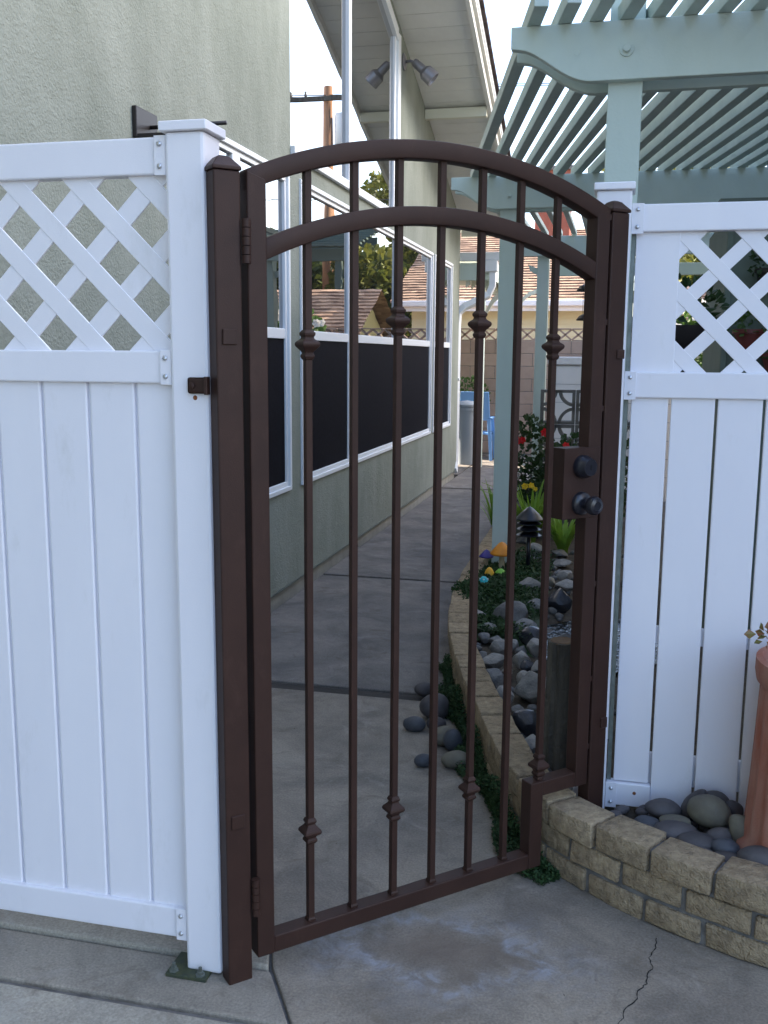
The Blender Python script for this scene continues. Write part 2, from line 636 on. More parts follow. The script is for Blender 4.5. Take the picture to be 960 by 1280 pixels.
def catmull(pts_, k=8):
    out = []
    P = [pts_[0]] + pts_ + [pts_[-1]]
    for i in range(1, len(P) - 2):
        p0, p1, p2, p3 = [Vector((q[0], q[1])) for q in P[i - 1:i + 3]]
        for j in range(k):
            t = j / k
            out.append(.5 * ((2 * p1) + (p2 - p0) * t + (2 * p0 - 5 * p1 + 4 * p2 - p3) * t * t + (3 * p1 - p0 - 3 * p2 + p3) * t ** 3))
    out.append(Vector((pts_[-1][0], pts_[-1][1])))
    return out


OUT = catmull(RAW)
LEN = [0.0]
for i in range(1, len(OUT)):
    LEN.append(LEN[-1] + (OUT[i] - OUT[i - 1]).length)
TOT = LEN[-1]


def along(s_):
    s_ = max(0, min(TOT - 1e-6, s_))
    lo = 0
    for i in range(1, len(LEN)):
        if LEN[i] >= s_:
            lo = i - 1
            break
    t = (s_ - LEN[lo]) / max(1e-9, LEN[lo + 1] - LEN[lo])
    p = OUT[lo].lerp(OUT[lo + 1], t)
    d = (OUT[min(lo + 2, len(OUT) - 1)] - OUT[max(lo - 1, 0)]).normalized()
    return p, Vector((d.y, -d.x))     # point, normal to the planter's inside


def inside_pt(s_, inset):
    p, nn = along(s_)
    return p + nn * inset


def planter_side(x, y):
    """signed distance to the outline, positive inside the planter"""
    q = Vector((x, y))
    best, sg = 9, 1
    for i in range(0, len(OUT) - 1):
        a, b = OUT[i], OUT[i + 1]
        ab = b - a
        t = max(0, min(1, (q - a).dot(ab) / ab.length_squared))
        d = (q - a - ab * t)
        if d.length < best:
            best = d.length
            sg = 1 if (ab.y * d.x - ab.x * d.y) > 0 else -1
    return best * sg


def soil_z(x, y):
    z = .125 + .02 * noise.noise(Vector((x * 5, y * 5, 0)))
    # low mound with ground cover beside the path
    z += .085 * math.exp(-(((x + .72) / .35) ** 2 + ((y - 5.75) / .8) ** 2))
    if y > 6:
        z += .05 * min(1, (y - 6))
    # hollow of the little pond
    z -= .16 * math.exp(-(((x + .05) / .34) ** 2 + ((y - 5.15) / .5) ** 2))
    return z


sm = MB()
NX, NY, SX0, SY0, ST = 52, 132, -1.02, 2.42, .055
idx = {}
for j in range(NY + 1):
    for i in range(NX + 1):
        x, y = SX0 + i * ST, SY0 + j * ST
        d = planter_side(x, y)
        sm.v.append((x, y, soil_z(x, y) if d > .08 else -.05))
for j in range(NY):
    for i in range(NX):
        a = j * (NX + 1) + i
        q = (a, a + 1, a + NX + 2, a + NX + 1)
        if max(sm.v[k][2] for k in q) > 0:
            sm.f.append(q)
tag(sm.build('planter_soil', 'soil', smooth=True), kind='structure')

wt = MB()
n_ = 40
wt.v.append((-.05, 5.15, .085))
for k in range(n_):
    a = 2 * math.pi * k / n_
    wt.v.append((-.05 + .36 * math.cos(a), 5.15 + .48 * math.sin(a), .085))
for k in range(n_):
    wt.f.append((0, 1 + k, 1 + (k + 1) % n_))
tag(wt.build('pond_water', 'water'), kind='structure')

# ================================================================== HOUSE on the left
HX = -2.08
SL = .34


def roof_z(y):
    """underside of the eaves at the gable wall; ridge at y = 1.5"""
    return 4.60 - SL * (y - 9.11) if y > 1.5 else 4.60 - SL * (1.5 - 9.11) - SL * (1.5 - y)


house = thing('house', 'pale green stucco house with gable windows along the path', 'house', (HX, 2, 0))


def hp(name, mb, m, parent=None, **kw):
    """build a house part given in world coordinates under a parent that sits at the house origin"""
    p = parent or house
    org = Vector((HX, 2, 0))
    mb.v = [tuple(Vector(q) - org) for q in mb.v]
    return mb.build(name, m, p, **kw)


w = MB()


def wrect(y0, y1, z0, z1):
    w.box(HX - .2, HX, y0, y1, z0, z1)


def wpoly(pts_):
    w.prism([(HX - .2, y, z) for y, z in pts_], (.2, 0, 0))


Y0, Y1 = -9.0, 12.9
wrect(Y0, Y1, .08, .72)
for a, b in ((Y0, 4.70), (6.05, 6.275), (10.97, 11.09), (12.30, Y1)):
    wrect(a, b, .72, 2.73)
wrect(Y0, Y1, 2.73, 2.845)


def cl_top(y):
    return 4.50 - SL * (y - 9.1)


wpoly([(Y0, 2.845), (6.11, 2.845), (6.11, roof_z(6.11) + .05), (1.5, roof_z(1.5) + .05), (Y0, roof_z(Y0) + .05)])
wpoly([(9.19, 2.845), (Y1, 2.845), (Y1, roof_z(Y1) + .05), (9.19, roof_z(9.19) + .05)])
wpoly([(6.11, cl_top(6.11)), (9.19, cl_top(9.19)), (9.19, roof_z(9.19) + .05), (6.11, roof_z(6.11) + .05)])
hp('wall', w, 'stucco')
w2 = MB().box(-9, HX - .2, Y1 - .2, Y1, .08, roof_z(Y1)).box(-9, HX - .2, Y0, Y0 + .2, .08, roof_z(Y0)).box(-9.2, -9, Y0, Y1, 0, 3)
hp('wall', w2, 'stucco')
hp('foundation', MB().box(HX - .2, HX - .022, Y0, Y1 - .02, -.05, .078), 'foundation')
# thin weep line under the stucco
hp('weep_screed', MB().box(HX - .03, HX + .006, Y0, Y1, .0775, .088), 'galv')


def win_frame(parent, y0, y1, z0, z1, wd=.06, prot=.016, depth=.09):
    """stepped white aluminium frame round an opening: outer flange and an inner, recessed track"""
    f = MB()
    for k, (d0, d1, p1) in enumerate(((0, .5, prot), (.5, 1.0, prot - .016))):
        a, b = wd * d0, wd * d1
        f.box(HX - depth, HX + p1, y0 + a, y1 - a, z1 - b, z1 - a)
        f.box(HX - depth, HX + p1, y0 + a, y1 - a, z0 + a, z0 + b)
        f.box(HX - depth, HX + p1, y0 + a, y0 + b, z0 + b, z1 - b)
        f.box(HX - depth, HX + p1, y1 - b, y1 - a, z0 + b, z1 - b)
    return hp('frame', f, 'window_white', parent, bevel=.003)


def window(y0, y1, z0, z1, mull, label):
    p = bpy.data.objects.new('window', None)
    COL.objects.link(p)
    p.parent = house
    if label:
        p['label'] = label
    win_frame(p, y0, y1, z0, z1)
    edges = [y0 + .05] + [m_ for m_ in mull] + [y1 - .05]
    for m_ in mull:
        hp('mullion', MB().box(HX - .09, HX - .001, m_ - .055, m_ + .055, z0 + .055, z1 - .055), 'window_white', p, bevel=.003)
    for i in range(len(edges) - 1):
        a = edges[i] + (.05 if i else 0)
        b = edges[i + 1] - (.05 if i < len(mull) else 0)
        hp('rail', MB().box(HX - .085, HX - .004, a, b, 1.70, 1.765), 'window_white', p, bevel=.003)
        hp('pane', MB().box(HX - .026, HX - .020, a, b, 1.765, z1 - .05), 'glass', p)
        hp('screen', MB().box(HX - .020, HX - .014, a, b, z0 + .05, 1.70), 'screen', p)
    hp('backing', MB().box(HX - .16, HX - .12, y0, y1, z0, z1), 'dark_gap', p)
    return p


window(4.70, 6.05, .72, 2.73, [5.2], 'nearest window behind the white fence post')
window(6.275, 10.97, .72, 2.73, [7.55, 9.20], 'wide window of three lights with dark lower screens')
window(11.09, 12.30, .72, 2.73, [], 'narrow window beside the downspout')

# gable window following the roof slope
cw = bpy.data.objects.new('window', None)
COL.objects.link(cw)
cw.parent = house
cw['label'] = 'tall gable window reflecting the eaves, sloped head'
f = MB()
f.box(HX - .09, HX + .03, 6.11, 9.19, 2.845, 2.905)
f.box(HX - .09, HX + .022, 9.09, 9.19, 2.905, cl_top(9.19))
f.box(HX - .09, HX + .0, 9.03, 9.09, 2.905, cl_top(9.09))
f.box(HX - .10, HX - .02, 6.11, 6.15, 2.905, cl_top(6.15))
f.prism([(HX - .09, 6.15, cl_top(6.15) - .10), (HX - .09, 9.09, cl_top(9.09) - .10), (HX - .09, 9.09, cl_top(9.09)), (HX - .09, 6.15, cl_top(6.15))], (.11, 0, 0))
hp('frame', f, 'window_white', cw, bevel=.003)
f = MB().box(HX - .09, HX + .010, 7.46, 7.53, 2.905, cl_top(7.56) - .10).box(HX - .09, HX + .0, 7.53, 7.56, 2.905, cl_top(7.56) - .10)
hp('mullion', f, 'window_white', cw, bevel=.003)
for a, b in ((6.15, 7.46), (7.56, 9.03)):
    hp('pane', MB().prism([(HX - .026, a, 2.905), (HX - .026, b, 2.905), (HX - .026, b, cl_top(b) - .09), (HX - .026, a, cl_top(a) - .09)], (.006, 0, 0)), 'glass', cw)
hp('backing', MB().prism([(HX - .16, 6.11, 2.85), (HX - .16, 9.19, 2.85), (HX - .16, 9.19, cl_top(9.19)), (HX - .16, 6.11, cl_top(6.11))], (.04, 0, 0)), 'dark_gap', cw)

# roof slab, eaves boards, barge board
YE = 13.25
RX0, RX1 = -9.4, -1.36
rf = MB()


def slope_prism(mb, x0, x1, ya, yb, h0, h1):
    """piece parallel to the garden-side slope between ya and yb, h0..h1 above the eaves boards"""
    mb.add([(x0, ya, roof_z(ya) + h0), (x1, ya, roof_z(ya) + h0), (x1, yb, roof_z(yb) + h0), (x0, yb, roof_z(yb) + h0),
            (x0, ya, roof_z(ya) + h1), (x1, ya, roof_z(ya) + h1), (x1, yb, roof_z(yb) + h1), (x0, yb, roof_z(yb) + h1)],
           [(0, 3, 2, 1), (4, 5, 6, 7), (0, 1, 5, 4), (1, 2, 6, 5), (2, 3, 7, 6), (3, 0, 4, 7)])
    return mb


slope_prism(rf, RX0, RX1, 1.5, YE, .03, .13)
slope_prism(rf, RX0, RX1, -10, 1.5, .03, .13)
roof = hp('roof', rf, 'soffit')
# soffit boards one by one where they can be seen
y = 5.2
bd = .185
while y < YE - .05:
    y2 = min(y + bd - .006, YE - .02)
    hp('soffit_board', slope_prism(MB(), HX + .002, -1.432, y, y2, .0, .028), 'soffit', roof)
    y += bd
s_ = MB()
slope_prism(s_, -1.43, -1.392, 1.5, YE, -.06, .125)
slope_prism(s_, -1.43, -1.392, -10, 1.5, -.06, .125)
hp('barge_board', s_, 'soffit', roof)
s_ = MB()
slope_prism(s_, -1.392, -1.352, 1.5, YE + .03, .07, .15)
slope_prism(s_, -1.392, -1.352, -10, 1.5, .07, .15)
hp('drip_edge', s_, 'drip', roof)
s_ = MB()
yy = 1.5
while yy < YE:
    slope_prism(s_, RX0, -1.318, yy, yy + .19, .14, .165 + .012 * random.random())
    yy += .165
yy = -10
while yy < 1.5:
    slope_prism(s_, RX0, -1.318, yy, yy + .4, .14, .17)
    yy += .4
o = hp('shingles', s_, 'shingle_dark', roof)
o['kind'] = 'stuff'
hp('lookout_beam', MB().box(HX + .003, -1.434, 10.42, 10.50, roof_z(10.5) - .10, roof_z(10.5) - .003), 'soffit_cream', roof, bevel=.004)
hp('lookout_beam', MB().box(HX + .003, -1.434, 12.95, 13.05, roof_z(13.05) - .12, roof_z(13.05) - .003), 'soffit_cream', roof, bevel=.004)

# patio roof at the far end of the house with gutter and downspout
pr_ = thing('patio_roof', 'mint fascia patio roof with grey gutter at far end of house', 'patio roof', (-2.2, 13.2, 0))


def pp(name, mb, m, parent=None, **kw):
    org = Vector((-2.2, 13.2, 0))
    mb.v = [tuple(Vector(q) - org) for q in mb.v]
    return mb.build(name, m, parent or pr_, **kw)


pp('roof_deck', MB().box(-9, -1.72, 13.28, 15.95, 2.72, 2.86), 'soffit_cream')
pp('fascia', MB().box(-7, -1.72, 13.24, 13.278, 2.60, 2.83), 'mint', bevel=.004)
pp('fascia', MB().box(-1.718, -1.68, 13.24, 15.9, 2.60, 2.83), 'mint', bevel=.004)
gt = MB().prism([(-7, 13.12, 2.845), (-7, 13.12, 2.955), (-7, 13.237, 2.955), (-7, 13.237, 2.845)], (5.44, 0, 0))
gut = pp('gutter', gt, 'gutter', bevel=.01, segs=2)
pp('outlet_box', MB().box(-1.80, -1.615, 13.09, 13.235, 2.70, 2.843), 'gutter', bevel=.008)
pp('downspout', MB().tube([(-1.68, 13.16, 2.70), (-1.68, 13.155, 2.52), (-1.73, 13.13, 2.40), (-2.03, 13.02, 2.24), (-2.105, 12.99, 2.16), (-2.115, 12.98, 2.0),
                           (-2.115, 12.98, .30), (-2.11, 12.93, .17), (-2.09, 12.80, .075)], .042, seg=4, square=True, up_=(1, 0, 0)), 'gutter', bevel=.006)
pp('bracket', MB().box(-2.165, -2.065, 12.925, 13.03, 1.28, 1.31), 'gutter')
for k in range(10):
    pp('rafter_tail', MB().prism([(-2.06 + k * .04 - .9 * 0, 13.30 + k * .25, 2.50), (-2.06 + k * .04, 13.30 + k * .25, 2.715), (-2.0 + k * .04, 13.30 + k * .25, 2.715), (-2.0 + k * .04, 13.30 + k * .25, 2.56)], (0, .04, 0)), 'soffit_cream')
for (x, y, wd) in ((-1.98, 14.0, .09), (-1.79, 15.3, .10)):
    ps = pp('post', MB().box(x, x + wd, y, y + wd, 0, 2.72), 'mint', bevel=.005)
    br_ = [(x + wd, y + .03, 2.15), (x + wd, y + .03, 2.22), (x + wd + .10, y + .03, 2.42), (x + wd + .30, y + .03, 2.58), (x + wd + .42, y + .03, 2.62), (x + wd + .42, y + .03, 2.56), (x + wd + .28, y + .03, 2.50), (x + wd + .12, y + .03, 2.34)]
    pp('brace', MB().prism(br_, (0, .04, 0)), 'soffit_cream')
pp('beam', MB().box(-1.98, -1.83, 14.0, 15.88, 2.56, 2.715), 'mint', bevel=.005)

# floodlight on the gable wall
fl = thing('floodlight', 'grey metal floodlight on the gable wall beside tall window', 'lamp', (HX, 9.38, 4.30))
fl.scale = (1.15, 1.15, 1.15)
MB().lathe([(.0, 0), (.065, 0), (.065, .012), (.05, .02), (.0, .02)], 20, axis=(1, 0, 0)).build('wall_plate', 'lamp_grey', fl, smooth=True, angle=35)
MB().tube([(.015, 0, 0), (.06, -.0, .005), (.10, -.01, -.015)], .012).build('arm', 'lamp_grey', fl, smooth=True)
hd = Vector((.70, .10, -.62)).normalized()
MB().lathe([(.0, 0), (.026, 0), (.034, .02), (.036, .10), (.058, .125), (.062, .13), (.064, .215), (.056, .215), (.05, .18), (.0, .175)], 22, (.085, 0, .0), hd).build('housing', 'lamp_grey', fl, smooth=True, angle=35)
MB().lathe([(.0, 0), (.049, 0), (.046, .012), (.0, .02)], 18, Vector((.085, 0, 0)) + hd * .178, hd).build('bulb', 'white_paint', fl, smooth=True)

# dark iron wall bracket above the left fence
wb = thing('wall_bracket', 'dark iron bracket plate with rod on stucco above left fence', 'bracket', (HX, 4.11, 2.585))
MB().box(.0, .022, -.10, .10, -.065, .065).build('plate', 'ceramic_dark', wb, bevel=.003)
MB().tube([(.02, .03, .0), (.38, .03, .005)], .009, 10).build('rod', 'ceramic_dark', wb, smooth=True)
MB().box(.02, .36, -.095, -.075, -.066, -.05).build('shelf_bar', 'ceramic_dark', wb, bevel=.002)

# ================================================================== PLANTER WALL of tan bricks
pw = thing('planter_wall', 'low curved tan brick planter wall running under the gate', 'planter wall', (0, 0, 0))


def brick(s0, s1, z0, z1, inset, width):
    """a curved, chipped brick between the arc lengths s0 and s1"""
    K = 3
    vs_, fs = [], []
    jit = lambda: Vector((random.uniform(-1, 1), random.uniform(-1, 1), random.uniform(-1, 1))) * .0028
    for i in range(K):
        s_ = s0 + (s1 - s0) * i / (K - 1)
        a, b = inside_pt(s_, inset), inside_pt(s_, inset + width)
        for (q, z) in ((a, z0), (b, z0), (b, z1), (a, z1)):
            vs_.append(Vector((q.x, q.y, z)) + jit())
    for i in range(K - 1):
        for j in range(4):
            fs.append((i * 4 + j, i * 4 + (j + 1) % 4, (i + 1) * 4 + (j + 1) % 4, (i + 1) * 4 + j))
    fs.append((3, 2, 1, 0))
    e = (K - 1) * 4
    fs.append((e, e + 1, e + 2, e + 3))
    c = Vector((0, 0, 0))
    for q in vs_:
        c += q
    c /= len(vs_)
    me = MB().add([q - c for q in vs_], fs).mesh('brick', 'brick_tan', bevel=.005, segs=2, smooth=True, angle=50)
    return link('brick', me, pw, loc=c)


BL, MJ = .178, .013
S_A, S_B = .95, TOT - 1.2
core = MB()
NS = 120
rr_ = []
for i in range(NS + 1):
    s_ = S_A + (S_B - S_A) * i / NS
    a, b = inside_pt(s_, .021), inside_pt(s_, .098)
    core.v += [(a.x, a.y, -.01), (b.x, b.y, -.01), (b.x, b.y, .218), (a.x, a.y, .218)]
for i in range(NS):
    for j in range(4):
        core.f.append((i * 4 + j, i * 4 + (j + 1) % 4, (i + 1) * 4 + (j + 1) % 4, (i + 1) * 4 + j))
core.f += [(3, 2, 1, 0), (NS * 4, NS * 4 + 1, NS * 4 + 2, NS * 4 + 3)]
core.build('mortar', 'mortar', pw)
for crs, (z0, z1, ins, wd, off) in enumerate(((.002, .069, .012, .092, .5), (.079, .147, .012, .092, .0), (.157, .232, .0, .118, .42))):
    s_ = S_A - off * BL
    while s_ < S_B:
        L_ = BL * random.uniform(.93, 1.06)
        a, b = max(s_, S_A), min(s_ + L_, S_B)
        if b - a > .05:
            brick(a, b, z0 + random.uniform(-.002, .002), z1 + random.uniform(-.004, .004), ins + random.uniform(-.003, .004), wd)
        s_ += L_ + MJ

# ================================================================== WHITE FENCES


def screws(parent, x, y, zs, m='steel'):
    for z in zs:
        MB().lathe([(.0, 0), (.0055, 0), (.0065, .002), (.005, .0045), (.0, .005)], 10, (x, y, z), (0, -1, 0)).build('screw', m, parent, smooth=True)


def lattice(parent, x0, x1, z0, z1, y, cx, cz, pitch, wd, org):
    """two layers of diagonal strips clipped to the opening; cx, cz: centre of one diamond hole"""
    for layer, sg in ((0, -1), (1, 1)):
        dirv = Vector((1, sg)) / math.sqrt(2)
        nrm = Vector((-sg, 1)) / math.sqrt(2)
        sp = pitch / math.sqrt(2)
        base = Vector((cx, cz)).dot(nrm) + sp / 2
        for k in range(-14, 15):
            c0 = base + k * sp
            pts_ = []
            for t, h in ((-3, -wd / 2), (3, -wd / 2), (3, wd / 2), (-3, wd / 2)):
                mid = Vector((cx, cz))
                mid = mid - nrm * mid.dot(nrm)
                q = mid + dirv * t + nrm * (c0 + h)
                pts_.append((q.x, q.y))
            pl = clip_poly(pts_, x0, x1, z0, z1)
            if len(pl) < 3:
                continue
            ar = abs(sum(pl[i][0] * pl[(i + 1) % len(pl)][1] - pl[(i + 1) % len(pl)][0] * pl[i][1] for i in range(len(pl)))) / 2
            if ar < 4e-4:
                continue
            yy_ = y + layer * .0016
            MB().prism([(px - org[0], yy_ - org[1], pz) for px, pz in pl], (0, .006, 0)).build('lattice_strip', 'vinyl', parent, bevel=.0008)


LO = (-1.0, 2.145)
lf = thing('lattice_fence', 'white vinyl lattice top fence left of the gate', 'fence', (LO[0], LO[1], 0))


def L(name, x0, x1, y0, y1, z0, z1, m='vinyl', bevel=.003, parent=None, segs=2):
    return bx(name, m, parent or lf, x0 - LO[0], x1 - LO[0], y0 - LO[1], y1 - LO[1], z0, z1, bevel, segs)


LPX0, LPX1 = -1.034, -.937
post = L('post', LPX0, LPX1, 2.145, 2.243, .006, 2.10, bevel=.008)
cap = MB().box(LPX0 - .01 - LO[0], LPX1 + .01 - LO[0], -.010, .108, 2.100, 2.122)
cxm = (LPX0 + LPX1) / 2 - LO[0]
cap.add([(LPX0 - .006 - LO[0], -.006, 2.122), (LPX1 + .006 - LO[0], -.006, 2.122), (LPX1 + .006 - LO[0], .104, 2.122), (LPX0 - .006 - LO[0], .104, 2.122), (cxm, .05, 2.130)],
        [(0, 1, 4), (1, 2, 4), (2, 3, 4), (3, 0, 4)])
cap.build('post_cap', 'vinyl', lf, bevel=.002)
LX0 = -2.06
rails = ((2.010, 2.093), (1.530, 1.607), (.085, .168))
for z0, z1 in rails:
    L('rail', LX0, LPX0 - .002, 2.158, 2.20, z0, z1, bevel=.004)
    L('rail_bracket', LPX0 - .030, LPX0 - .001, 2.1525, 2.157, z0 - .003, z1 + .002, bevel=.001)
    screws(lf, LPX0 - .016 - LO[0], 2.1525 - LO[1], (z0 + .017, z1 - .017))
x = -1.140
k = 0
L('board', x + .004, LPX0 - .001, 2.171, 2.187, .160, 1.534, bevel=.003)
while x > LX0 + .02:
    L('board', max(LX0, x - .128) + .004, x - .004, 2.171, 2.187, .160, 1.534, bevel=.004)
    x -= .128
L('tongue', LX0, LPX0 - .001, 2.181, 2.186, .155, 1.535, bevel=0)
lattice(lf, LX0, LPX0 - .001, 1.600, 2.014, 2.172, -1.173, 1.813, .1725, .0465, LO)
# side channel of the lattice and the base plate
bp_ = L('base_plate', LPX0 - .045, LPX1 - .03, 2.112, 2.262, .0005, .010, 'green_plate', bevel=.001)
for (x, y) in ((LPX0 - .028, 2.128), (LPX1 - .05, 2.126), (LPX0 - .028, 2.246)):
    MB().lathe([(.0, 0), (.013, 0), (.013, .003), (.009, .004), (.009, .011), (.005, .012), (.005, .022), (.0, .023)], 6, (x - LO[0], y - LO[1], .010)).build('bolt', 'galv', lf)
MB().prism([(LPX0 - .004 - LO[0], .02, .010), (LPX0 - .004 - LO[0], .10, .010), (LPX0 - .004 - LO[0], .10, .10), (LPX0 - .004 - LO[0], .075, .10)], (.003, 0, 0)).build('gusset', 'green_plate', lf)
MB().lathe([(.0, 0), (.006, 0), (.004, .002), (.0, .001)], 8, (LPX0 + .062 - LO[0], .0, 1.498), (0, -1, 0)).build('screw', 'rust', lf)

RO = (.0, 3.08)
rfn = thing('lattice_fence', 'white vinyl lattice top fence right of the gate above pebbles', 'fence', (RO[0], RO[1], 0))


def RF(name, x0, x1, y0, y1, z0, z1, m='vinyl', bevel=.003, segs=2):
    return bx(name, m, rfn, x0 - RO[0], x1 - RO[0], y0 - RO[1], y1 - RO[1], z0, z1, bevel, segs)


RPX0, RPX1 = -.088, .016
RF('post', RPX0, RPX1, 3.066, 3.166, .05, 2.088, bevel=.006)
MB().box(RPX0 - .008, RPX1 + .008, -.024, .096, 2.088, 2.110).build('post_cap', 'vinyl', rfn, bevel=.003)
RX_ = 1.9
for z0, z1 in ((1.968, 2.048), (1.478, 1.556), (.155, .232)):
    RF('rail', RPX1 + .002, RX_ if z0 > 1 else .1575, 3.080, 3.120, z0, z1, bevel=.004)
    RF('rail_bracket', RPX1 + .001, RPX1 + .036, 3.074, 3.079, z0 - .006, z1 + .002, bevel=.001)
    screws(rfn, RPX1 + .018, 3.074 - RO[1], (z0 + .014, z1 - .016))
RF('rail', RPX1 + .03, RX_, 3.112, 3.135, .70, .755, bevel=.002)
RF('rail', RPX1 + .03, RX_, 3.1205, 3.135, .225, .33, bevel=.002)
xs = [.036, .154, .290, .426, .562, .698, .834, .970, 1.106, 1.242, 1.378, 1.514, 1.65, 1.786, 1.9]
for i in range(len(xs) - 1):
    RF('board', xs[i] + .0042, xs[i + 1] - .0042, 3.092 if i else 3.094, 3.108, .235 if i == 0 else .135, 1.481, bevel=.003)
RF('side_board', .033, .160, 3.096, 3.106, 1.553, 1.971, bevel=.002)
lattice(rfn, .150, RX_, 1.553, 1.971, 3.0975, .275, 1.770, .176, .0425, RO)
RF('side_channel', .019, .032, 3.10, 3.115, .23, 1.97, 'galv', bevel=.001)
MB().lathe([(.0, 0), (.006, 0), (.004, .002), (.0, .001)], 8, (.108, .0, .202), (0, -1, 0)).build('screw', 'rust', rfn)

# ================================================================== GATE AND ITS POSTS
GA = Vector((-.845, 2.173, 0))
GR = math.atan2(.69368, .72028)
gate = thing('gate', 'dark bronze iron gate with double arched top and knuckled bars', 'gate', GA, GR)
T = .048


def G(name, s0, s1, t0, t1, z0, z1, m='bronze', bevel=.0035, parent=None):
    return bx(name, m, parent or gate, s0, s1, t0, t1, z0, z1, bevel, 2)


GW = 1.115


def arc(name, zc_top, sag, half, th, s_lo, s_hi):
    Rr = (half * half + sag * sag) / (2 * sag)
    zc = zc_top - Rr
    sc_ = GW / 2
    N = 40
    m_ = MB()
    for i in range(N + 1):
        s_ = s_lo + (s_hi - s_lo) * i / N
        d = s_ - sc_
        zo = zc + math.sqrt(Rr * Rr - d * d)
        zi = zc + math.sqrt((Rr - th) ** 2 - d * d)
        m_.v += [(s_, 0.0005, zi), (s_, T - .0005, zi), (s_, T - .0005, zo), (s_, 0.0005, zo)]
    for i in range(N):
        for j in range(4):
            m_.f.append((i * 4 + j, i * 4 + (j + 1) % 4, (i + 1) * 4 + (j + 1) % 4, (i + 1) * 4 + j))
    m_.f += [(3, 2, 1, 0), (N * 4, N * 4 + 1, N * 4 + 2, N * 4 + 3)]
    m_.build(name, 'bronze', gate, bevel=.0035, segs=2, smooth=True, angle=30)
    return lambda s2: zc + math.sqrt((Rr - th) ** 2 - (s2 - sc_) ** 2)


in1 = arc('arched_rail', 2.137, .119, .5575, .045, .0, GW)
in2 = arc('arched_rail', 1.977, .110, .512, .045, T - .002, GW - T + .002)


def outer_z(s_):
    half, sag = .5575, .119
    Rr = (half * half + sag * sag) / (2 * sag)
    return 2.137 - Rr + math.sqrt(Rr * Rr - (s_ - GW / 2) ** 2)


st = MB().prism([(0, 0, .05), (T, 0, .05), (T, 0, in1(T) + .01), (0, 0, outer_z(0) - .002)], (0, T, 0))
st.build('stile', 'bronze', gate, bevel=.0035, segs=2)
st = MB().prism([(GW - T, 0, .277), (GW, 0, .277), (GW, 0, outer_z(GW) - .002), (GW - T, 0, in1(GW - T) + .01)], (0, T, 0))
st.build('stile', 'bronze', gate, bevel=.0035, segs=2)
G('bottom_rail', T - .001, .893, .001, T - .001, .05, .098)
G('step_stile', .892, .940, 0, T, .05, .326)
G('step_rail', .939, GW - T + .001, .001, T - .001, .278, .325)

KN = [(.0085, -.040), (.0125, -.036), (.0150, -.030), (.0145, -.026), (.0115, -.022), (.0140, -.017), (.0245, -.006), (.0262, .0), (.0245, .005), (.0150, .012), (.0130, .017),
      (.0160, .021), (.0168, .027), (.0120, .033), (.0085, .036)]
kn_me = MB().lathe([(r_ * math.sqrt(2) * .92, h) for r_, h in KN], 4, rot=math.pi / 4).mesh('knuckle', 'bronze', bevel=.0012)
foot_me = MB().lathe([(.0155, 0), (.0155, .006), (.0118, .012)], 4, rot=math.pi / 4).mesh('foot', 'bronze')
BW = .0178
tops = [1.626, None, 1.689, None, 1.686, None, 1.629]
for i in range(7):
    s_ = .163 + .1292 * i
    z0 = .097 if i < 6 else .324
    b = bx('bar', 'bronze', gate, s_ - BW / 2, s_ + BW / 2, T / 2 - BW / 2, T / 2 + BW / 2, z0, in1(s_) + .004, .0012, 1)
    link('foot', foot_me, b, loc=(s_, T / 2, z0))
    if i % 2 == 0:
        link('knuckle', kn_me, b, loc=(s_, T / 2, tops[i]))
        link('knuckle', kn_me, b, loc=(s_, T / 2, .353 if i < 6 else .368), rot=(math.pi, 0, 0))
lb = G('lock_box', .972, GW - .004, -.004, T + .004, 1.128, 1.338, bevel=.002)
MB().lathe([(.0, 0), (.034, 0), (.034, .012), (.031, .022), (.0275, .026), (.026, .036), (.024, .039), (.0, .039)], 28, (1.040, -.004, 1.283), (0, -1, 0)).build('deadbolt', 'black_metal', lb, smooth=True, angle=40)
MB().box(1.0385, 1.0415, -.0445, -.0425, 1.276, 1.290).build('keyway', 'dark_gap', lb)
MB().lathe([(.0, 0), (.035, 0), (.034, .010), (.028, .016), (.015, .019), (.0125, .03), (.014, .036), (.0235, .042), (.0275, .052), (.0275, .062), (.023, .070), (.013, .073), (.012, .0715), (.0, .0715)],
           28, (1.040, -.004, 1.174), (0, -1, 0)).build('door_knob', 'black_metal', lb, smooth=True, angle=40)
for zc in (1.857, .228):
    for k in range(5):
        MB().lathe([(.0, 0), (.0105, 0), (.0105, .0185), (.0, .0185)], 14, (-.006, -.006, zc - .05 + k * .0202)).build('hinge', 'bronze', gate, smooth=True, angle=35)
for z in (1.995, 1.70, 1.45, .92, .62, .40):
    MB().box(GW - .001, GW + .007, .002, .010, z - .008, z + .008).build('weld_tab', 'bronze', gate, bevel=.001)


def gate_post(s0, z0, label):
    p = thing('gate_post', label, 'gate post', GA, GR)
    wd = .0645
    zt = 2.012
    MB().box(s0, s0 + wd, 0, .050, z0, zt - .001).build('shaft', 'bronze', p, bevel=.004, segs=2)
    c = (s0 + wd / 2, wd / 2)
    q2 = math.sqrt(2)
    MB().lathe([((wd / 2 + .003) * q2, 0), ((wd / 2 + .003) * q2, .008), (wd / 2 * q2, .011), ((wd / 2 - .008) * q2, .020), ((wd / 2 - .016) * q2, .030), ((wd / 2 - .024) * q2, .034), (.002, .035)],
               4, (c[0], c[1], zt), rot=math.pi / 4).build('cap', 'bronze', p, bevel=.002, segs=2)
    return p, wd


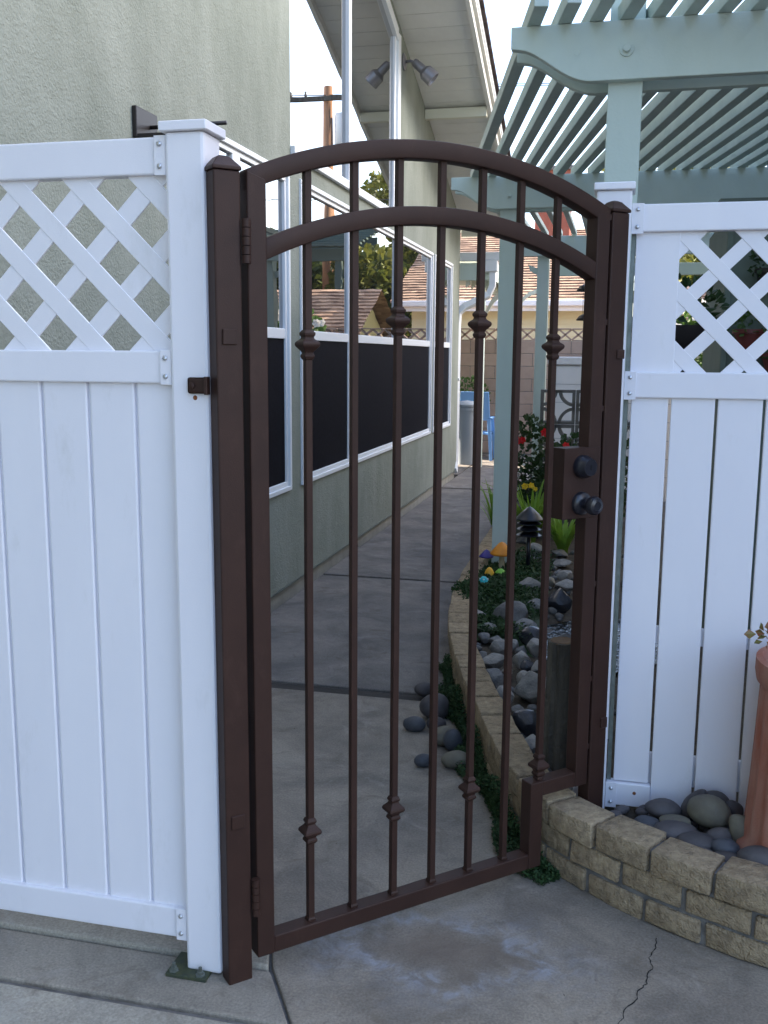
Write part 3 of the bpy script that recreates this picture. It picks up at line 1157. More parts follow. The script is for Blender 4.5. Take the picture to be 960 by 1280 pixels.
hpost, wd = gate_post(-.0805, -.004, 'bronze hinge post beside the left white fence post')
for z in (1.640, .442):
    MB().box(-.067, -.032, -.0055, .002, z - .018, z + .018).build('weld_plate', 'bronze', hpost, bevel=.0015)
lpost, wd = gate_post(1.1235, .09, 'bronze latch post against the right white fence')
MB().box(1.160, 1.186, -.006, .002, .452, .486).build('weld_plate', 'bronze', lpost, bevel=.002)
MB().box(1.160, 1.189, -.005, .002, 1.595, 1.622).build('weld_plate', 'bronze', lpost, bevel=.002)
# strap that ties the hinge post to the white post
tb = thing('post_strap', 'small brown strap bolted to white post beside hinge post', 'strap', (-.965, 2.140, 1.527))
MB().box(-.022, .030, -.004, .003, -.019, .019).build('strap_plate', 'bronze', tb, bevel=.006, segs=3)
MB().lathe([(.0, 0), (.008, 0), (.008, .004), (.0, .006)], 6, (-.010, -.004, 0), (0, -1, 0)).build('bolt', 'bronze', tb)
MB().box(.026, .034, -.020, .0, -.021, .021).build('tab', 'bronze', tb, bevel=.001)

# ================================================================== PERGOLA
pg = thing('pergola', 'mint green pergola with scrolled beams and slatted roof', 'pergola', (0, 0, 0))


def P(name, x0, x1, y0, y1, z0, z1, m='mint', bevel=.004, parent=None):
    return bx(name, m, parent or pg, x0, x1, y0, y1, z0, z1, bevel, 2)


def scroll_beam(x0, x1, y0, th, zt, h, m='mint'):
    """beam with an ogee-cut left end, seen face on"""
    pr = [(0, 0), (0, -.075 * h / .2)]
    for k in range(0, 13):
        t = k / 12
        xx = .03 + .26 * t
        zz = -.078 - (h / .2 * .2 - .078) * (.5 - .5 * math.cos(math.pi * t ** .85))
        pr.append((xx, zz))
    pl = [(x0 + a, y0, zt + b) for a, b in pr] + [(x1, y0, zt - h), (x1, y0, zt)]
    return MB().prism(pl, (0, th, 0)).build('beam', m, pg, bevel=.003, segs=2)


PW = .12
FPX, FPY = -.083, 3.72
BPX, BPY = -.782, 6.42
ZT = 2.752
P('post', FPX, FPX + PW, FPY, FPY + PW, .05, 3.02)
P('post', BPX, BPX + PW, BPY, BPY + PW, .10, ZT)
for y0, dx in ((FPY - .041, 0), (FPY + PW + .001, .004)):
    b = scroll_beam(-.425 + dx, 3.6, y0, .04, ZT, .196)
for xb in (FPX + PW / 2,):
    MB().lathe([(.0, 0), (.025, 0), (.025, .005), (.0245, .006), (.0135, .006), (.0135, .018), (.011, .021), (.0, .022)], 16, (xb - .0, FPY - .041, 2.655), (0, -1, 0)).build('bolt', 'mint', pg, smooth=True, angle=35)
MB().lathe([(.0, 0), (.010, 0), (.0095, .001), (.0, .001)], 12, (xb - .17, FPY - .041, 2.652), (0, -1, 0)).build('bolt', 'mint', pg)
for y0 in (BPY - .041, BPY + PW + .001):
    scroll_beam(-1.095, 3.6, y0, .04, ZT - .03, .2)
MB().lathe([(.0, 0), (.019, 0), (.019, .003), (.010, .004), (.010, .012), (.0, .014)], 16, (BPX + .06, BPY - .041, 2.60), (0, -1, 0)).build('bolt', 'mint', pg, smooth=True, angle=35)
# slats across the first bay, skewed towards the house
sd = Vector((-.215, .977, -.0115))
sd.normalize()
k = 0
xf = -.345
while xf < 3.4:
    near = 2.9 if xf > .02 else (3.50 - (xf + .345) * .08)
    f0 = Vector((xf, 3.68, ZT + .0295))
    t0 = (near - 3.68) / sd.y
    t1 = (BPY + .10 - 3.68) / sd.y
    hh = .020
    pts_ = [f0 + sd * t0, f0 + sd * t1]
    m_ = MB()
    rx = Vector((sd.y, -sd.x, 0)).normalized() * .0245
    uz = Vector((0, 0, .0285))
    m_.v = [tuple(q + a * rx + b_ * uz) for q in pts_ for a, b_ in ((-1, -1), (1, -1), (1, 1), (-1, 1))]
    m_.f = [(3, 2, 1, 0), (4, 5, 6, 7)] + [(j, (j + 1) % 4, (j + 1) % 4 + 4, j + 4) for j in range(4)]
    m_.build('slat', 'mint_old', pg, bevel=.002)
    xf += .107 * random.uniform(.97, 1.03)
    k += 1
# second bay further back, slats square to the path
P('post', -.79, -.682, 9.46, 9.57, .1, 2.62)
P('beam', -1.0, 3.6, 9.40, 9.44, 2.525, 2.705)
P('beam', -.66, 3.6, 9.60, 9.64, 2.355, 2.465)
MB().prism([(-.88, 9.5, 2.46), (-.79, 9.5, 2.42), (-.79, 9.5, 2.36), (-.86, 9.5, 2.40)], (0, .04, 0)).build('brace', 'mint', pg)
x = -1.0
while x < 3.4:
    MB().box(x, x + .042, BPY + .17, 9.52, 2.716, 2.756).build('slat', 'mint_old', pg, bevel=.002)
    x += .13
P('post', 3.2, 3.32, FPY, FPY + PW, 0, ZT - .2)
P('post', 3.2, 3.32, BPY, BPY + PW, 0, ZT - .22)

# grey-green wall behind the right fence with potted plants hung on it
sh = thing('garden_shed', 'shaded grey green shed wall seen through the right lattice', 'shed', (.5, 5.3, 0))
m_ = MB().box(0, 2.6, 0, 1.1, 0, 2.32)
m_.build('wall', 'shed_green', sh, bevel=.006)
for k in range(9):
    bx('batten', 'shed_green', sh, k * .32, k * .32 + .03, -.014, -.001, .02, 2.30, .003)
MB().prism([(-.05, -.08, 2.325), (2.65, -.08, 2.325), (2.65, 1.15, 2.38), (-.05, 1.15, 2.38)], (0, 0, .05)).build('roof', 'shed_green', sh)


def leaf_mesh(name, m, blobs, size, dens, parent=None, seed=1, flat=.0, aspect=2.2, org=(0, 0, 0)):
    """many small folded leaves spread through ellipsoids; blobs: (centre, radii)"""
    rnd = random.Random(seed)
    V_, F_ = [], []
    for (c, rad, cnt) in blobs:
        for _ in range(int(cnt * dens)):
            while True:
                p = Vector((rnd.uniform(-1, 1), rnd.uniform(-1, 1), rnd.uniform(-1, 1)))
                if p.length < 1:
                    break
            p = p * (p.length ** -.35) if p.length > .05 else p
            q = Vector((c[0] + p.x * rad[0], c[1] + p.y * rad[1], c[2] + p.z * rad[2])) - Vector(org)
            d = (p + Vector((rnd.uniform(-1, 1), rnd.uniform(-1, 1), rnd.uniform(-.4, 1.0)))).normalized()
            s2 = d.cross(Vector((rnd.uniform(-1, 1), rnd.uniform(-1, 1), rnd.uniform(-1, 1))))
            if s2.length < .05:
                continue
            s2.normalize()
            up2 = d.cross(s2)
            sz = size * rnd.uniform(.65, 1.3)
            k = len(V_)
            V_ += [tuple(q), tuple(q + d * sz * .55 + s2 * sz / aspect + up2 * sz * .12), tuple(q + d * sz), tuple(q + d * sz * .55 - s2 * sz / aspect + up2 * sz * .12)]
            F_ += [(k, k + 1, k + 2), (k, k + 2, k + 3)]
    me = bpy.data.meshes.new(name)
    me.from_pydata(V_, [], F_)
    me.materials.append(MATS[m])
    return link(name, me, parent)


def petals(mb, c, r_, n_p=6, nrm=(0, -.6, .8), rnd=random):
    nrm = Vector(nrm).normalized()
    a = nrm.orthogonal().normalized()
    b = nrm.cross(a)
    for lay in (0, 1):
        for k in range(n_p):
            an = 2 * math.pi * (k + .5 * lay) / n_p
            d = a * math.cos(an) + b * math.sin(an)
            s2 = nrm.cross(d)
            rr2 = r_ * (1 - .35 * lay)
            c_ = Vector(c) + nrm * .004 * lay
            mb.add([c_, c_ + d * rr2 * .6 + s2 * rr2 * .42 + nrm * rr2 * .2, c_ + d * rr2 + nrm * rr2 * (.25 + .3 * lay), c_ + d * rr2 * .6 - s2 * rr2 * .42 + nrm * rr2 * .2], [(0, 1, 2, 3)])


def hung_pot(loc, r_, label, leafy, seed, trailing=False):
    t = thing('hanging_pot', label, 'plant pot', loc)
    MB().lathe([(.0, 0), (r_ * .6, 0), (r_ * .95, r_ * 1.3), (r_ * 1.08, r_ * 1.32), (r_ * 1.08, r_ * 1.6), (r_ * .9, r_ * 1.6), (r_ * .85, r_ * 1.4), (.0, r_ * 1.4)], 18).build('pot', leafy[1], t, smooth=True, angle=35)
    leaf_mesh('foliage', leafy[0], [((0, 0, r_ * 2.0), (r_ * 1.4, r_ * 1.2, r_ * 1.1), 90)], r_ * .55, 1, t, seed, aspect=3.2)
    return t


hung_pot((.62, 5.19, 1.62), .075, 'small red brown pot on the shed wall, left in the lattice', ('leaf_mid', 'red_brown'), 3)
hung_pot((.76, 5.17, 1.50), .08, 'brown pot with green sprigs near right photo edge behind lattice', ('leaf_mid', 'red_brown'), 4)
hung_pot((.70, 5.19, 1.92), .07, 'dark pot of twiggy plant high on shed wall', ('leaf_dark', 'ceramic_dark'), 5)
# dark hanging bowl and bushy plant left of the shed, seen through the first diamonds
hb = thing('bowl_planter', 'dark round bowl on a stand behind the leftmost lattice diamonds', 'planter', (.265, 4.6, 1.62))
MB().lathe([(.0, -.02), (.05, -.018), (.10, .01), (.135, .06), (.145, .12), (.135, .12), (.0, .11)], 24).build('bowl', 'ceramic_dark', hb, smooth=True, angle=40)
leaf_mesh('foliage', 'leaf_dark', [((0, 0, .2), (.17, .15, .12), 230)], .05, 1, hb, 8, aspect=3.4)
MB().tube([(0, 0, -1.5), (0, 0, -.02)], .02, 10).build('stand', 'ceramic_dark', hb, smooth=True)

# ================================================================== STONES
STONE = []
for k in range(5):
    bm = bmesh.new()
    bmesh.ops.create_icosphere(bm, subdivisions=3, radius=1)
    for v in bm.verts:
        n0 = noise.noise(v.co * .8 + Vector((k * 7.3, 1, 2)))
        v.co *= 1 + .13 * n0
    me = bpy.data.meshes.new('pebble')
    bm.to_mesh(me)
    bm.free()
    for p in me.polygons:
        p.use_smooth = True
    STONE.append(me)
ROCK = []
for k in range(6):
    bm = bmesh.new()
    bmesh.ops.create_icosphere(bm, subdivisions=3, radius=1)
    for v in bm.verts:
        c = v.co.copy()
        n0 = noise.noise(c * .9 + Vector((k * 5.1, 4, 2)))
        n1 = noise.noise(c * 2.3 + Vector((k * 3.1, 9, 2)))
        v.co *= 1 + .26 * n0 + .09 * n1
        for pn in range(8):     # a few flattened faces
            q = Vector((math.sin(k * 2 + pn * 2.4), math.cos(k * 1.3 + pn * 1.7), math.sin(pn * 3.1 + k))).normalized()
            d = v.co.dot(q) - .70
            if d > 0:
                v.co -= q * d * .93
    me = bpy.data.meshes.new('rock')
    bm.to_mesh(me)
    bm.free()
    for p in me.polygons:
        p.use_smooth = True
    me.set_sharp_from_angle(angle=R(28))
    ROCK.append(me)
SM = {}


def stone(name, pool, i, m, loc, half, rot, label, cat, group):
    key = (pool, i % len(STONE if pool == 'p' else ROCK), m)
    if key not in SM:
        me = (STONE if pool == 'p' else ROCK)[key[1]].copy()
        me.materials.clear()
        me.materials.append(MATS[m])
        SM[key] = me
    return tag(link(name, SM[key], None, loc, rot, half), label, cat, group)


# river pebbles heaped between the brick wall and the right fence: x, y, z, half width, half height, tilt, material, label
FR = [
    (.195, 2.985, .205, .056, .028, 0, 'stone_dark', 'dark oval pebble against the bottom of the first fence board'),
    (.290, 3.010, .222, .054, .027, -48, 'stone_dark', 'long dark pebble standing tilted against the fence'),
    (.328, 2.945, .232, .066, .050, 10, 'stone_olive', 'largest round olive brown pebble, atop the heap'),
    (.226, 2.915, .200, .048, .016, 0, 'stone_olive', 'thin flat tan pebble left of the large round one'),
    (.147, 2.905, .188, .044, .022, 8, 'stone_blue', 'grey blue pebble just right of the fence bottom bracket'),
    (.139, 2.852, .190, .038, .018, 0, 'stone_dark', 'leftmost grey pebble tucked behind the cap bricks'),
    (.226, 2.850, .202, .063, .026, 4, 'stone_dark', 'long dark grey pebble below the thin tan one'),
    (.283, 2.800, .203, .058, .022, 5, 'stone_dark', 'flat long pebble in the middle of the heap, near bricks'),
    (.353, 2.862, .190, .044, .030, 0, 'stone_dark', 'brown grey pebble half hidden under the large round one'),
    (.416, 2.860, .215, .037, .060, -28, 'stone_olive', 'greenish pebble leaning upright beside the terracotta pot'),
    (.360, 2.775, .203, .044, .026, 0, 'stone_blue', 'small blue black pebble below the leaning greenish one'),
    (.289, 2.738, .194, .042, .018, 6, 'stone_dark', 'dark sliver of pebble peeping over the cap brick joint'),
    (.352, 2.712, .198, .050, .023, 0, 'stone_dark', 'pale grey pebble nearest the second brick joint'),
    (.440, 2.710, .210, .060, .042, 0, 'stone_dark', 'broad purple grey pebble at the foot of the pot'),
    (.402, 3.010, .213, .036, .032, 15, 'stone_dark', 'dark pebble between large round one and the pot, against fence'),
    (.352, 3.035, .230, .046, .026, 0, 'stone_dark', 'dark pebble showing just above the large round one'),
]
for i, (x, y, z, hw, hh, tl, m, lab) in enumerate(FR):
    stone('river_pebble', 'p', i, m, (x, y, z), (hw, hw * .8, hh), (R(-12 if hh > .04 else 0), R(tl), R(random.uniform(-10, 25))), lab, 'pebble', 'river pebbles heaped at the right fence')
fill = MB()
rnd = random.Random(5)
for k in range(70):      # small buried pebbles that fill the heap
    x, y = rnd.uniform(.05, .52), rnd.uniform(2.6, 3.07)
    if planter_side(x, y) < .12 or (x - .66) ** 2 + (y - 2.86) ** 2 < .25 ** 2:
        continue
    bm = bmesh.new()
    bmesh.ops.create_icosphere(bm, subdivisions=2, radius=1)
    rr2 = rnd.uniform(.02, .035)
    fill.add([(x + v.co.x * rr2, y + v.co.y * rr2 * .8, .155 + v.co.z * rr2 * .6) for v in bm.verts], [tuple(v.index for v in f_.verts) for f_ in bm.faces])
    bm.free()
tag(fill.build('small_pebbles', 'stone_dark', smooth=True), 'small dark pebbles filling the gaps of the heap', 'pebbles', kind='stuff')

PS = [
    (-.793, 3.923, .030, .050, .034, 'stone_blue', 'black oval stone lying farthest out on the path slab'),
    (-.735, 4.080, .055, .068, .062, 'stone_dark', 'largest brown stone of those on the path'),
    (-.640, 3.800, .040, .060, .042, 'stone_olive', 'brown stone leaning in the middle of the path stones'),
    (-.595, 3.745, .045, .040, .050, 'stone_blue', 'blue grey stone standing against the moss'),
    (-.682, 3.565, .026, .036, .027, 'stone_blue', 'small black stone nearest the gate on the slab'),
    (-.560, 3.590, .034, .056, .034, 'stone_olive', 'grey green egg shaped stone at the front of the moss'),
    (-.835, 4.345, .036, .046, .036, 'stone_dark', 'dark stone lying on the timber strip'),
    (-.700, 3.935, .034, .044, .034, 'stone_dark', 'brown stone half hidden behind the fourth gate bar'),
]
for i, (x, y, z, hw, hh, m, lab) in enumerate(PS):
    stone('river_stone', 'p', i + 2, m, (x, y, z), (hw, hw * .78, hh), (0, R(random.uniform(-8, 8)), R(random.uniform(-20, 40))), lab, 'stone', 'river stones lying on the path')

PR = [
    (-.506, 5.142, .20, .106, .093, 'stone_grey', 'biggest rounded grey boulder behind the ground cover edge'),
    (-.692, 5.160, .20, .053, .035, 'stone_light', 'pale stone half sunk in the green ground cover'),
    (-.608, 4.951, .20, .045, .032, 'stone_light', 'pale oval cobble below the one in ground cover'),
    (-.610, 4.811, .19, .033, .023, 'stone_grey', 'small grey cobble close to the wall, above the joint'),
    (-.549, 4.783, .19, .037, .021, 'stone_grey', 'flat grey cobble under the biggest boulder'),
    (-.433, 5.046, .19, .061, .052, 'stone_grey', 'grey boulder right of the biggest, between two bars'),
    (-.378, 4.903, .19, .062, .042, 'stone_wet', 'black wet rock beside the pond water'),
    (-.343, 4.679, .20, .044, .044, 'stone_light', 'pale round cobble below the black wet rock'),
    (-.205, 4.756, .18, .078, .074, 'stone_grey', 'large blue grey boulder at pond edge next to right stile'),
    (-.510, 4.621, .20, .048, .040, 'stone_light', 'light grey cobble left of the sixth bar, upper'),
    (-.408, 4.662, .18, .028, .024, 'stone_grey', 'tiny brown grey cobble left of the pale round one'),
    (-.513, 4.396, .20, .057, .040, 'stone_light', 'tan angular rock above the middle cap brick'),
    (-.581, 4.507, .18, .031, .027, 'stone_grey', 'small grey rock wedged behind the wall and tan rock'),
    (-.389, 4.467, .20, .043, .039, 'stone_light', 'white angular rock right of the sixth bar'),
    (-.356, 4.387, .19, .030, .030, 'stone_wet', 'small dark rock under the white angular one'),
    (-.478, 4.143, .20, .054, .047, 'stone_grey', 'grey angular rock resting against the inner wall edge'),
    (-.302, 4.365, .20, .034, .030, 'stone_light', 'pale small rock on the light boulder left of the stump'),
    (-.303, 4.068, .20, .068, .082, 'stone_light', 'large light grey boulder left of the stump'),
    (-.355, 4.221, .19, .033, .029, 'stone_light', 'small pale rock touching the large light boulder'),
    (-.412, 3.935, .20, .045, .045, 'stone_light', 'pale pointed rock beside the cap bricks, mid wall'),
    (-.343, 3.816, .19, .024, .021, 'stone_light', 'little white rock between pointed and dark rocks'),
    (-.292, 3.682, .19, .055, .050, 'stone_wet', 'large blue black rock near the front of the rock bed'),
    (-.306, 3.541, .17, .030, .031, 'stone_wet', 'small dark rock at the wall in front of blue black one'),
    (-.250, 3.451, .19, .036, .048, 'stone_light', 'upright mauve grey rock nearest the gate'),
    (-.196, 3.200, .18, .042, .040, 'stone_blue', 'blue rock at the foot of the old stump'),
    (-.480, 5.918, .20, .090, .065, 'stone_light', 'broad pale rock right of the toy mushrooms'),
    (-.404, 5.472, .19, .065, .051, 'stone_grey', 'grey rock above the pond, left of last bar'),
    (-.390, 6.100, .20, .067, .036, 'stone_olive', 'tan flat rock behind the broad pale one'),
    (-.282, 5.699, .18, .073, .073, 'stone_wet', 'dark shaded boulder over the pond'),
    (-.262, 6.044, .20, .061, .041, 'stone_light', 'pale slab rock by the right stile, lower of stack'),
    (-.282, 6.320, .20, .059, .032, 'stone_light', 'pale slab rock by the right stile, middle of stack'),
    (-.354, 6.944, .22, .058, .029, 'stone_grey', 'grey flat rock behind the path lamp, right'),
    (-.322, 6.670, .21, .062, .028, 'stone_light', 'pale slab rock topping the stack by the right stile'),
    (-.536, 7.075, .22, .071, .036, 'stone_light', 'long pale rock just behind the path lamp stake'),
    (-.654, 7.398, .22, .056, .044, 'stone_grey', 'grey rock between pergola post and path lamp'),
    (-.905, 7.816, .22, .053, .066, 'stone_light', 'pale upright rock left of the pergola post'),
    (-.457, 4.749, .18, .033, .025, 'stone_grey', 'small grey cobble in the shade of the biggest boulder'),
    (-.442, 4.328, .18, .028, .023, 'stone_light', 'pale chip of rock between tan and grey rocks'),
]
for i, (x, y, z, hw, hh, m, lab) in enumerate(PR):
    stone('garden_rock', 'r', i, m, (x, y, z - .015), (hw * 1.12, hw * 1.0, hh * 1.15), (R(random.uniform(-20, 20)), R(random.uniform(-15, 15)), R(random.uniform(0, 360)) * 0 + R(random.uniform(-30, 30))), lab, 'rock', 'rocks round the little pond')
gv = MB()
rnd = random.Random(11)
for k in range(260):     # gravel and small cobbles between the rocks
    x, y = rnd.uniform(-.75, .2), rnd.uniform(3.0, 7.2)
    if planter_side(x, y) < .13 or (y > 5.2 and x < -.55):
        continue
    bm = bmesh.new()
    bmesh.ops.create_icosphere(bm, subdivisions=1, radius=1)
    rr2 = rnd.uniform(.015, .034)
    zz = soil_z(x, y)
    gv.add([(x + v.co.x * rr2, y + v.co.y * rr2, zz + .01 + v.co.z * rr2 * .75) for v in bm.verts], [tuple(v.index for v in f_.verts) for f_ in bm.faces])
    bm.free()
tag(gv.build('gravel', 'stone_grey', smooth=True), 'small grey gravel between the pond rocks', 'gravel', kind='stuff')

# old timber stump behind the gate
stp = thing('wood_stump', 'weathered upright timber stump behind the gate latch side', 'stump', (-.145, 3.27, .08))
prof = []
m_ = MB()
NR, NH = 28, 10
for j in range(NH + 1):
    z = .56 * j / NH
    for i in range(NR):
        a = 2 * math.pi * i / NR
        r_ = .054 * (1 - .05 * j / NH) + .004 * noise.noise(Vector((math.cos(a) * 3, math.sin(a) * 3, z * 1.2)))
        if i in (19, 5, 12):
            r_ -= .007
        m_.v.append((r_ * math.cos(a), r_ * math.sin(a), z + (.006 * noise.noise(Vector((math.cos(a) * 2, math.sin(a) * 2, 3))) if j == NH else 0)))
for j in range(NH):
    for i in range(NR):
        m_.f.append((j * NR + i, j * NR + (i + 1) % NR, (j + 1) * NR + (i + 1) % NR, (j + 1) * NR + i))
m_.f.append(tuple(NH * NR + i for i in range(NR)))
m_.build('shaft', 'wood_old', stp, smooth=True, angle=40)
MB().lathe([(.0, 0), (.047, 0), (.040, .006), (.0, .004)], 20, (0, 0, .557)).build('cut_top', 'wood_top', stp)

# ================================================================== TERRACOTTA POT
tp = thing('terracotta_pot', 'tall fluted terracotta pot with succulent at right edge', 'plant pot', (.640, 2.845, .145))
m_ = MB()
prof = [(.205, 0), (.235, .01), (.247, .035), (.243, .06), (.226, .075), (.221, .10), (.213, .25), (.207, .40), (.203, .52), (.203, .535), (.218, .548), (.223, .575), (.222, .612), (.205, .616), (.195, .59), (.0001, .57)]
NR = 96
for (r_, h) in prof:
    for i in range(NR):
        a = 2 * math.pi * i / NR
        fl_ = (.004 if i % 4 in (0, 1) else -.004) if .09 < h < .53 and r_ > .1 else 0
        m_.v.append(((r_ + fl_) * math.cos(a), (r_ + fl_) * math.sin(a), h))
for j in range(len(prof) - 1):
    for i in range(NR):
        m_.f.append((j * NR + i, j * NR + (i + 1) % NR, (j + 1) * NR + (i + 1) % NR, (j + 1) * NR + i))
m_.build('pot', 'terracotta', tp, smooth=True, angle=40)
leaf_mesh('succulent', 'leaf_succulent', [((.03, 0, .605), (.15, .15, .035), 220)], .03, 1, tp, 21, aspect=2.4)
leaf_mesh('sprig', 'leaf_succulent', [((-.205, -.03, .685), (.03, .03, .02), 22)], .026, 1, tp, 22, aspect=2.4)

# ================================================================== TOY MUSHROOMS, PATH LAMP


def mushroom(loc, h, rc, capm, label, squat=False, dots=0, stem='stem_cream'):
    t = thing('toy_mushroom', label, 'ornament', loc)
    if squat:
        MB().lathe([(.0, 0), (rc, 0), (rc * 1.02, h * .12), (rc * .92, h * .35), (rc * .62, h * .72), (rc * .3, h * .94), (.0, h)], 20).build('cap', capm, t, smooth=True)
    else:
        MB().lathe([(.0, 0), (rc * .30, 0), (rc * .24, h * .3), (rc * .21, h * .7), (.0, h * .7)], 14).build('stem', stem, t, smooth=True, angle=40)
        MB().lathe([(.0, h * .64), (rc * .9, h * .60), (rc, h * .63), (rc * .93, h * .68), (rc * .58, h * .83), (rc * .25, h * .96), (.0, h)], 22).build('cap', capm, t, smooth=True)
    for k in range(dots):
        a = k * 2.4
        r_, z = rc * (.80 if k % 2 else .55), h * (.5 if k % 2 else .78)
        MB().lathe([(.0, -.002), (.006, -.002), (.004, .004), (.0, .005)], 8, (r_ * math.cos(a), r_ * math.sin(a), z), (math.cos(a), math.sin(a), .6)).build('dot', 'white_paint', t, smooth=True)
    return t


mushroom((-.690, 6.22, .195), .215, .078, 'orange', 'toy mushroom with pointed orange cap, the tallest')
mushroom((-.806, 6.34, .195), .135, .050, 'purple', 'toy mushroom with purple cap left of the orange one')
mushroom((-.745, 6.03, .212), .066, .036, 'yellow', 'small yellow toy mushroom above the turquoise one', squat=True)
mushroom((-.680, 6.08, .212), .05, .044, 'lime', 'lime green toy mushroom at foot of the orange one', squat=True)
mushroom((-.742, 5.74, .205), .080, .042, 'turquoise', 'turquoise white dotted toy mushroom nearest the wall', squat=True, dots=7)
mushroom((-.640, 6.30, .195), .11, .026, 'red', 'small red toy mushroom hidden behind orange one')

pl = thing('path_lamp', 'black tiered path lamp on a stake beside rocks', 'lamp', (-.540, 6.47, .17))
MB().tube([(0, 0, -.02), (0, 0, .26)], .014, 10).build('stake', 'black_metal', pl, smooth=True)
for k, (z, r_) in enumerate(((.245, .085), (.285, .082), (.325, .080))):
    MB().lathe([(.0, .028), (r_ * .45, .028), (r_, .004), (r_, .0), (r_ * .9, .0), (r_ * .4, .02), (.0, .02)], 20, (0, 0, z)).build('tier', 'black_metal', pl, smooth=True, angle=40)
MB().lathe([(.0, 0), (.030, 0), (.030, .13), (.0, .13)], 16, (0, 0, .25)).build('lens', 'grey_plastic', pl, smooth=True, angle=40)
MB().lathe([(.092, 0), (.092, .008), (.060, .045), (.022, .078), (.008, .086), (.0, .09)], 20, (0, 0, .352)).build('hat', 'black_metal', pl, smooth=True, angle=40)

# ================================================================== PLANTS IN THE BED


def lily(name, loc, nb, ln, label, m='leaf_lily', seed=1, lean=(0, 0), spread=1.0):
    rnd_ = random.Random(seed)
    t = thing(name, label, 'plant', loc)
    m_ = MB()
    for k in range(nb):
        a = rnd_.uniform(0, 2 * math.pi)
        L_ = ln * rnd_.uniform(.6, 1.15)
        out = rnd_.uniform(.25, .8) * spread
        wd_ = rnd_.uniform(.012, .021)
        dx, dy = math.cos(a), math.sin(a)
        prev = None
        N = 7
        for i in range(N + 1):
            u = i / N
            r_ = out * L_ * (u ** 1.4)
            z = L_ * (u * 1.15 - .62 * out * u ** 2.6)
            c = Vector((dx * (.02 + r_) + lean[0] * u, dy * (.02 + r_) + lean[1] * u, max(z, -.02)))
            s2 = Vector((-dy, dx, 0)) * wd_ * (1 - u ** 2.2) + Vector((0, 0, .0))
            m_.v += [tuple(c - s2 + Vector((0, 0, .003))), tuple(c), tuple(c + s2 + Vector((0, 0, .003)))]
            b = len(m_.v) - 3
            if prev is not None:
                m_.f += [(prev, prev + 1, b + 1, b), (prev + 1, prev + 2, b + 2, b + 1)]
            prev = b
    m_.build('leaves', m, t, smooth=True)
    return t


lily('daylily', (-.60, 7.42, .18), 60, .52, 'bright green daylily clump behind the black path lamp', seed=2)
lily('daylily', (-.34, 7.05, .16), 40, .42, 'green arching daylily clump below the gate lock', seed=3)
lily('daylily', (-.98, 8.35, .05), 26, .46, 'thin yellow green grass left of the pergola post', seed=4, spread=.7)


def shrub(name, loc, blobs, size, label, m='leaf_dark', seed=1, flowers=(), dens=1.0, cat='shrub', aspect=2.2):
    t = thing(name, label, cat, loc)
    leaf_mesh('foliage', m, blobs, size, dens, t, seed, aspect=aspect)
    rnd_ = random.Random(seed)
    st_ = MB()
    for (c, rad, cnt) in blobs:
        for k in range(3):
            st_.tube([(c[0] * .4, c[1] * .4, 0), (c[0] + rnd_.uniform(-.4, .4) * rad[0], c[1] + rnd_.uniform(-.4, .4) * rad[1], c[2] + rnd_.uniform(0, .5) * rad[2])], [.010, .004], 6)
    st_.build('stems', 'bark', t)
    for (c, r_, m2) in flowers:
        f_ = MB()
        petals(f_, c, r_, 6, (rnd_.uniform(-.3, .3), -.8, rnd_.uniform(.1, .6)))
        f_.build('flower', m2, t)
    return t


shrub('geranium', (-.70, 8.2, .15), [((0, 0, .55), (.20, .25, .40), 520), ((.15, -.1, .35), (.2, .2, .3), 300)], .055,
      'dark leafy geranium with red flowers between pergola posts', 'leaf_dark', 31,
      flowers=[((-.10, -.24, .80), .036, 'petal_red'), ((-.04, -.25, .775), .034, 'petal_red'), ((-.09, -.26, .75), .035, 'petal_red'), ((.14, -.22, .84), .04, 'petal_red'),
               ((-.13, -.26, .66), .018, 'petal_white'), ((-.12, -.27, .50), .016, 'petal_white'), ((-.02, -.27, .58), .014, 'petal_white')])
shrub('rose_bush', (-.28, 8.0, .15), [((0, 0, .48), (.26, .25, .36), 700), ((.25, 0, .5), (.25, .25, .35), 500)], .05,
      'dark shrub with small red blooms left of the gate lock', 'leaf_dark', 32,
      flowers=[((-.10, -.26, .76), .032, 'petal_red'), ((.05, -.27, .62), .018, 'petal_red'), ((-.18, -.26, .55), .016, 'petal_white')])
shrub('pansies', (-.60, 7.72, .42), [((0, 0, .10), (.20, .09, .08), 330)], .04, 'yellow pansies in a stone trough before the shrubs', 'leaf_dark', 33, cat='flowers',
      flowers=[((-.08, -.09, .17), .030, 'petal_yellow'), ((-.03, -.10, .18), .028, 'petal_yellow'), ((.0, -.09, .15), .024, 'petal_yellow'), ((-.14, -.09, .15), .016, 'petal_white'),
               ((.12, -.09, .13), .018, 'petal_white'), ((-.17, -.1, .21), .014, 'petal_white')])
tr = thing('stone_trough', 'grey stone trough holding yellow pansies', 'planter', (-.60, 7.72, .14))
MB().box(-.24, .24, -.10, .10, 0, .27).build('body', 'breeze_grey', tr, bevel=.008, segs=2)
MB().box(-.26, .26, -.12, .12, .272, .305).build('rim', 'breeze_grey', tr, bevel=.006, segs=2)
shrub('poppy', (-.985, 8.85, .05), [((0, 0, .25), (.06, .06, .20), 50)], .05, 'single red flower peeping left of the pergola post', 'leaf_mid', 34, cat='flower',
      flowers=[((.02, -.06, .56), .03, 'petal_red'), ((.03, -.06, .53), .025, 'petal_red')])
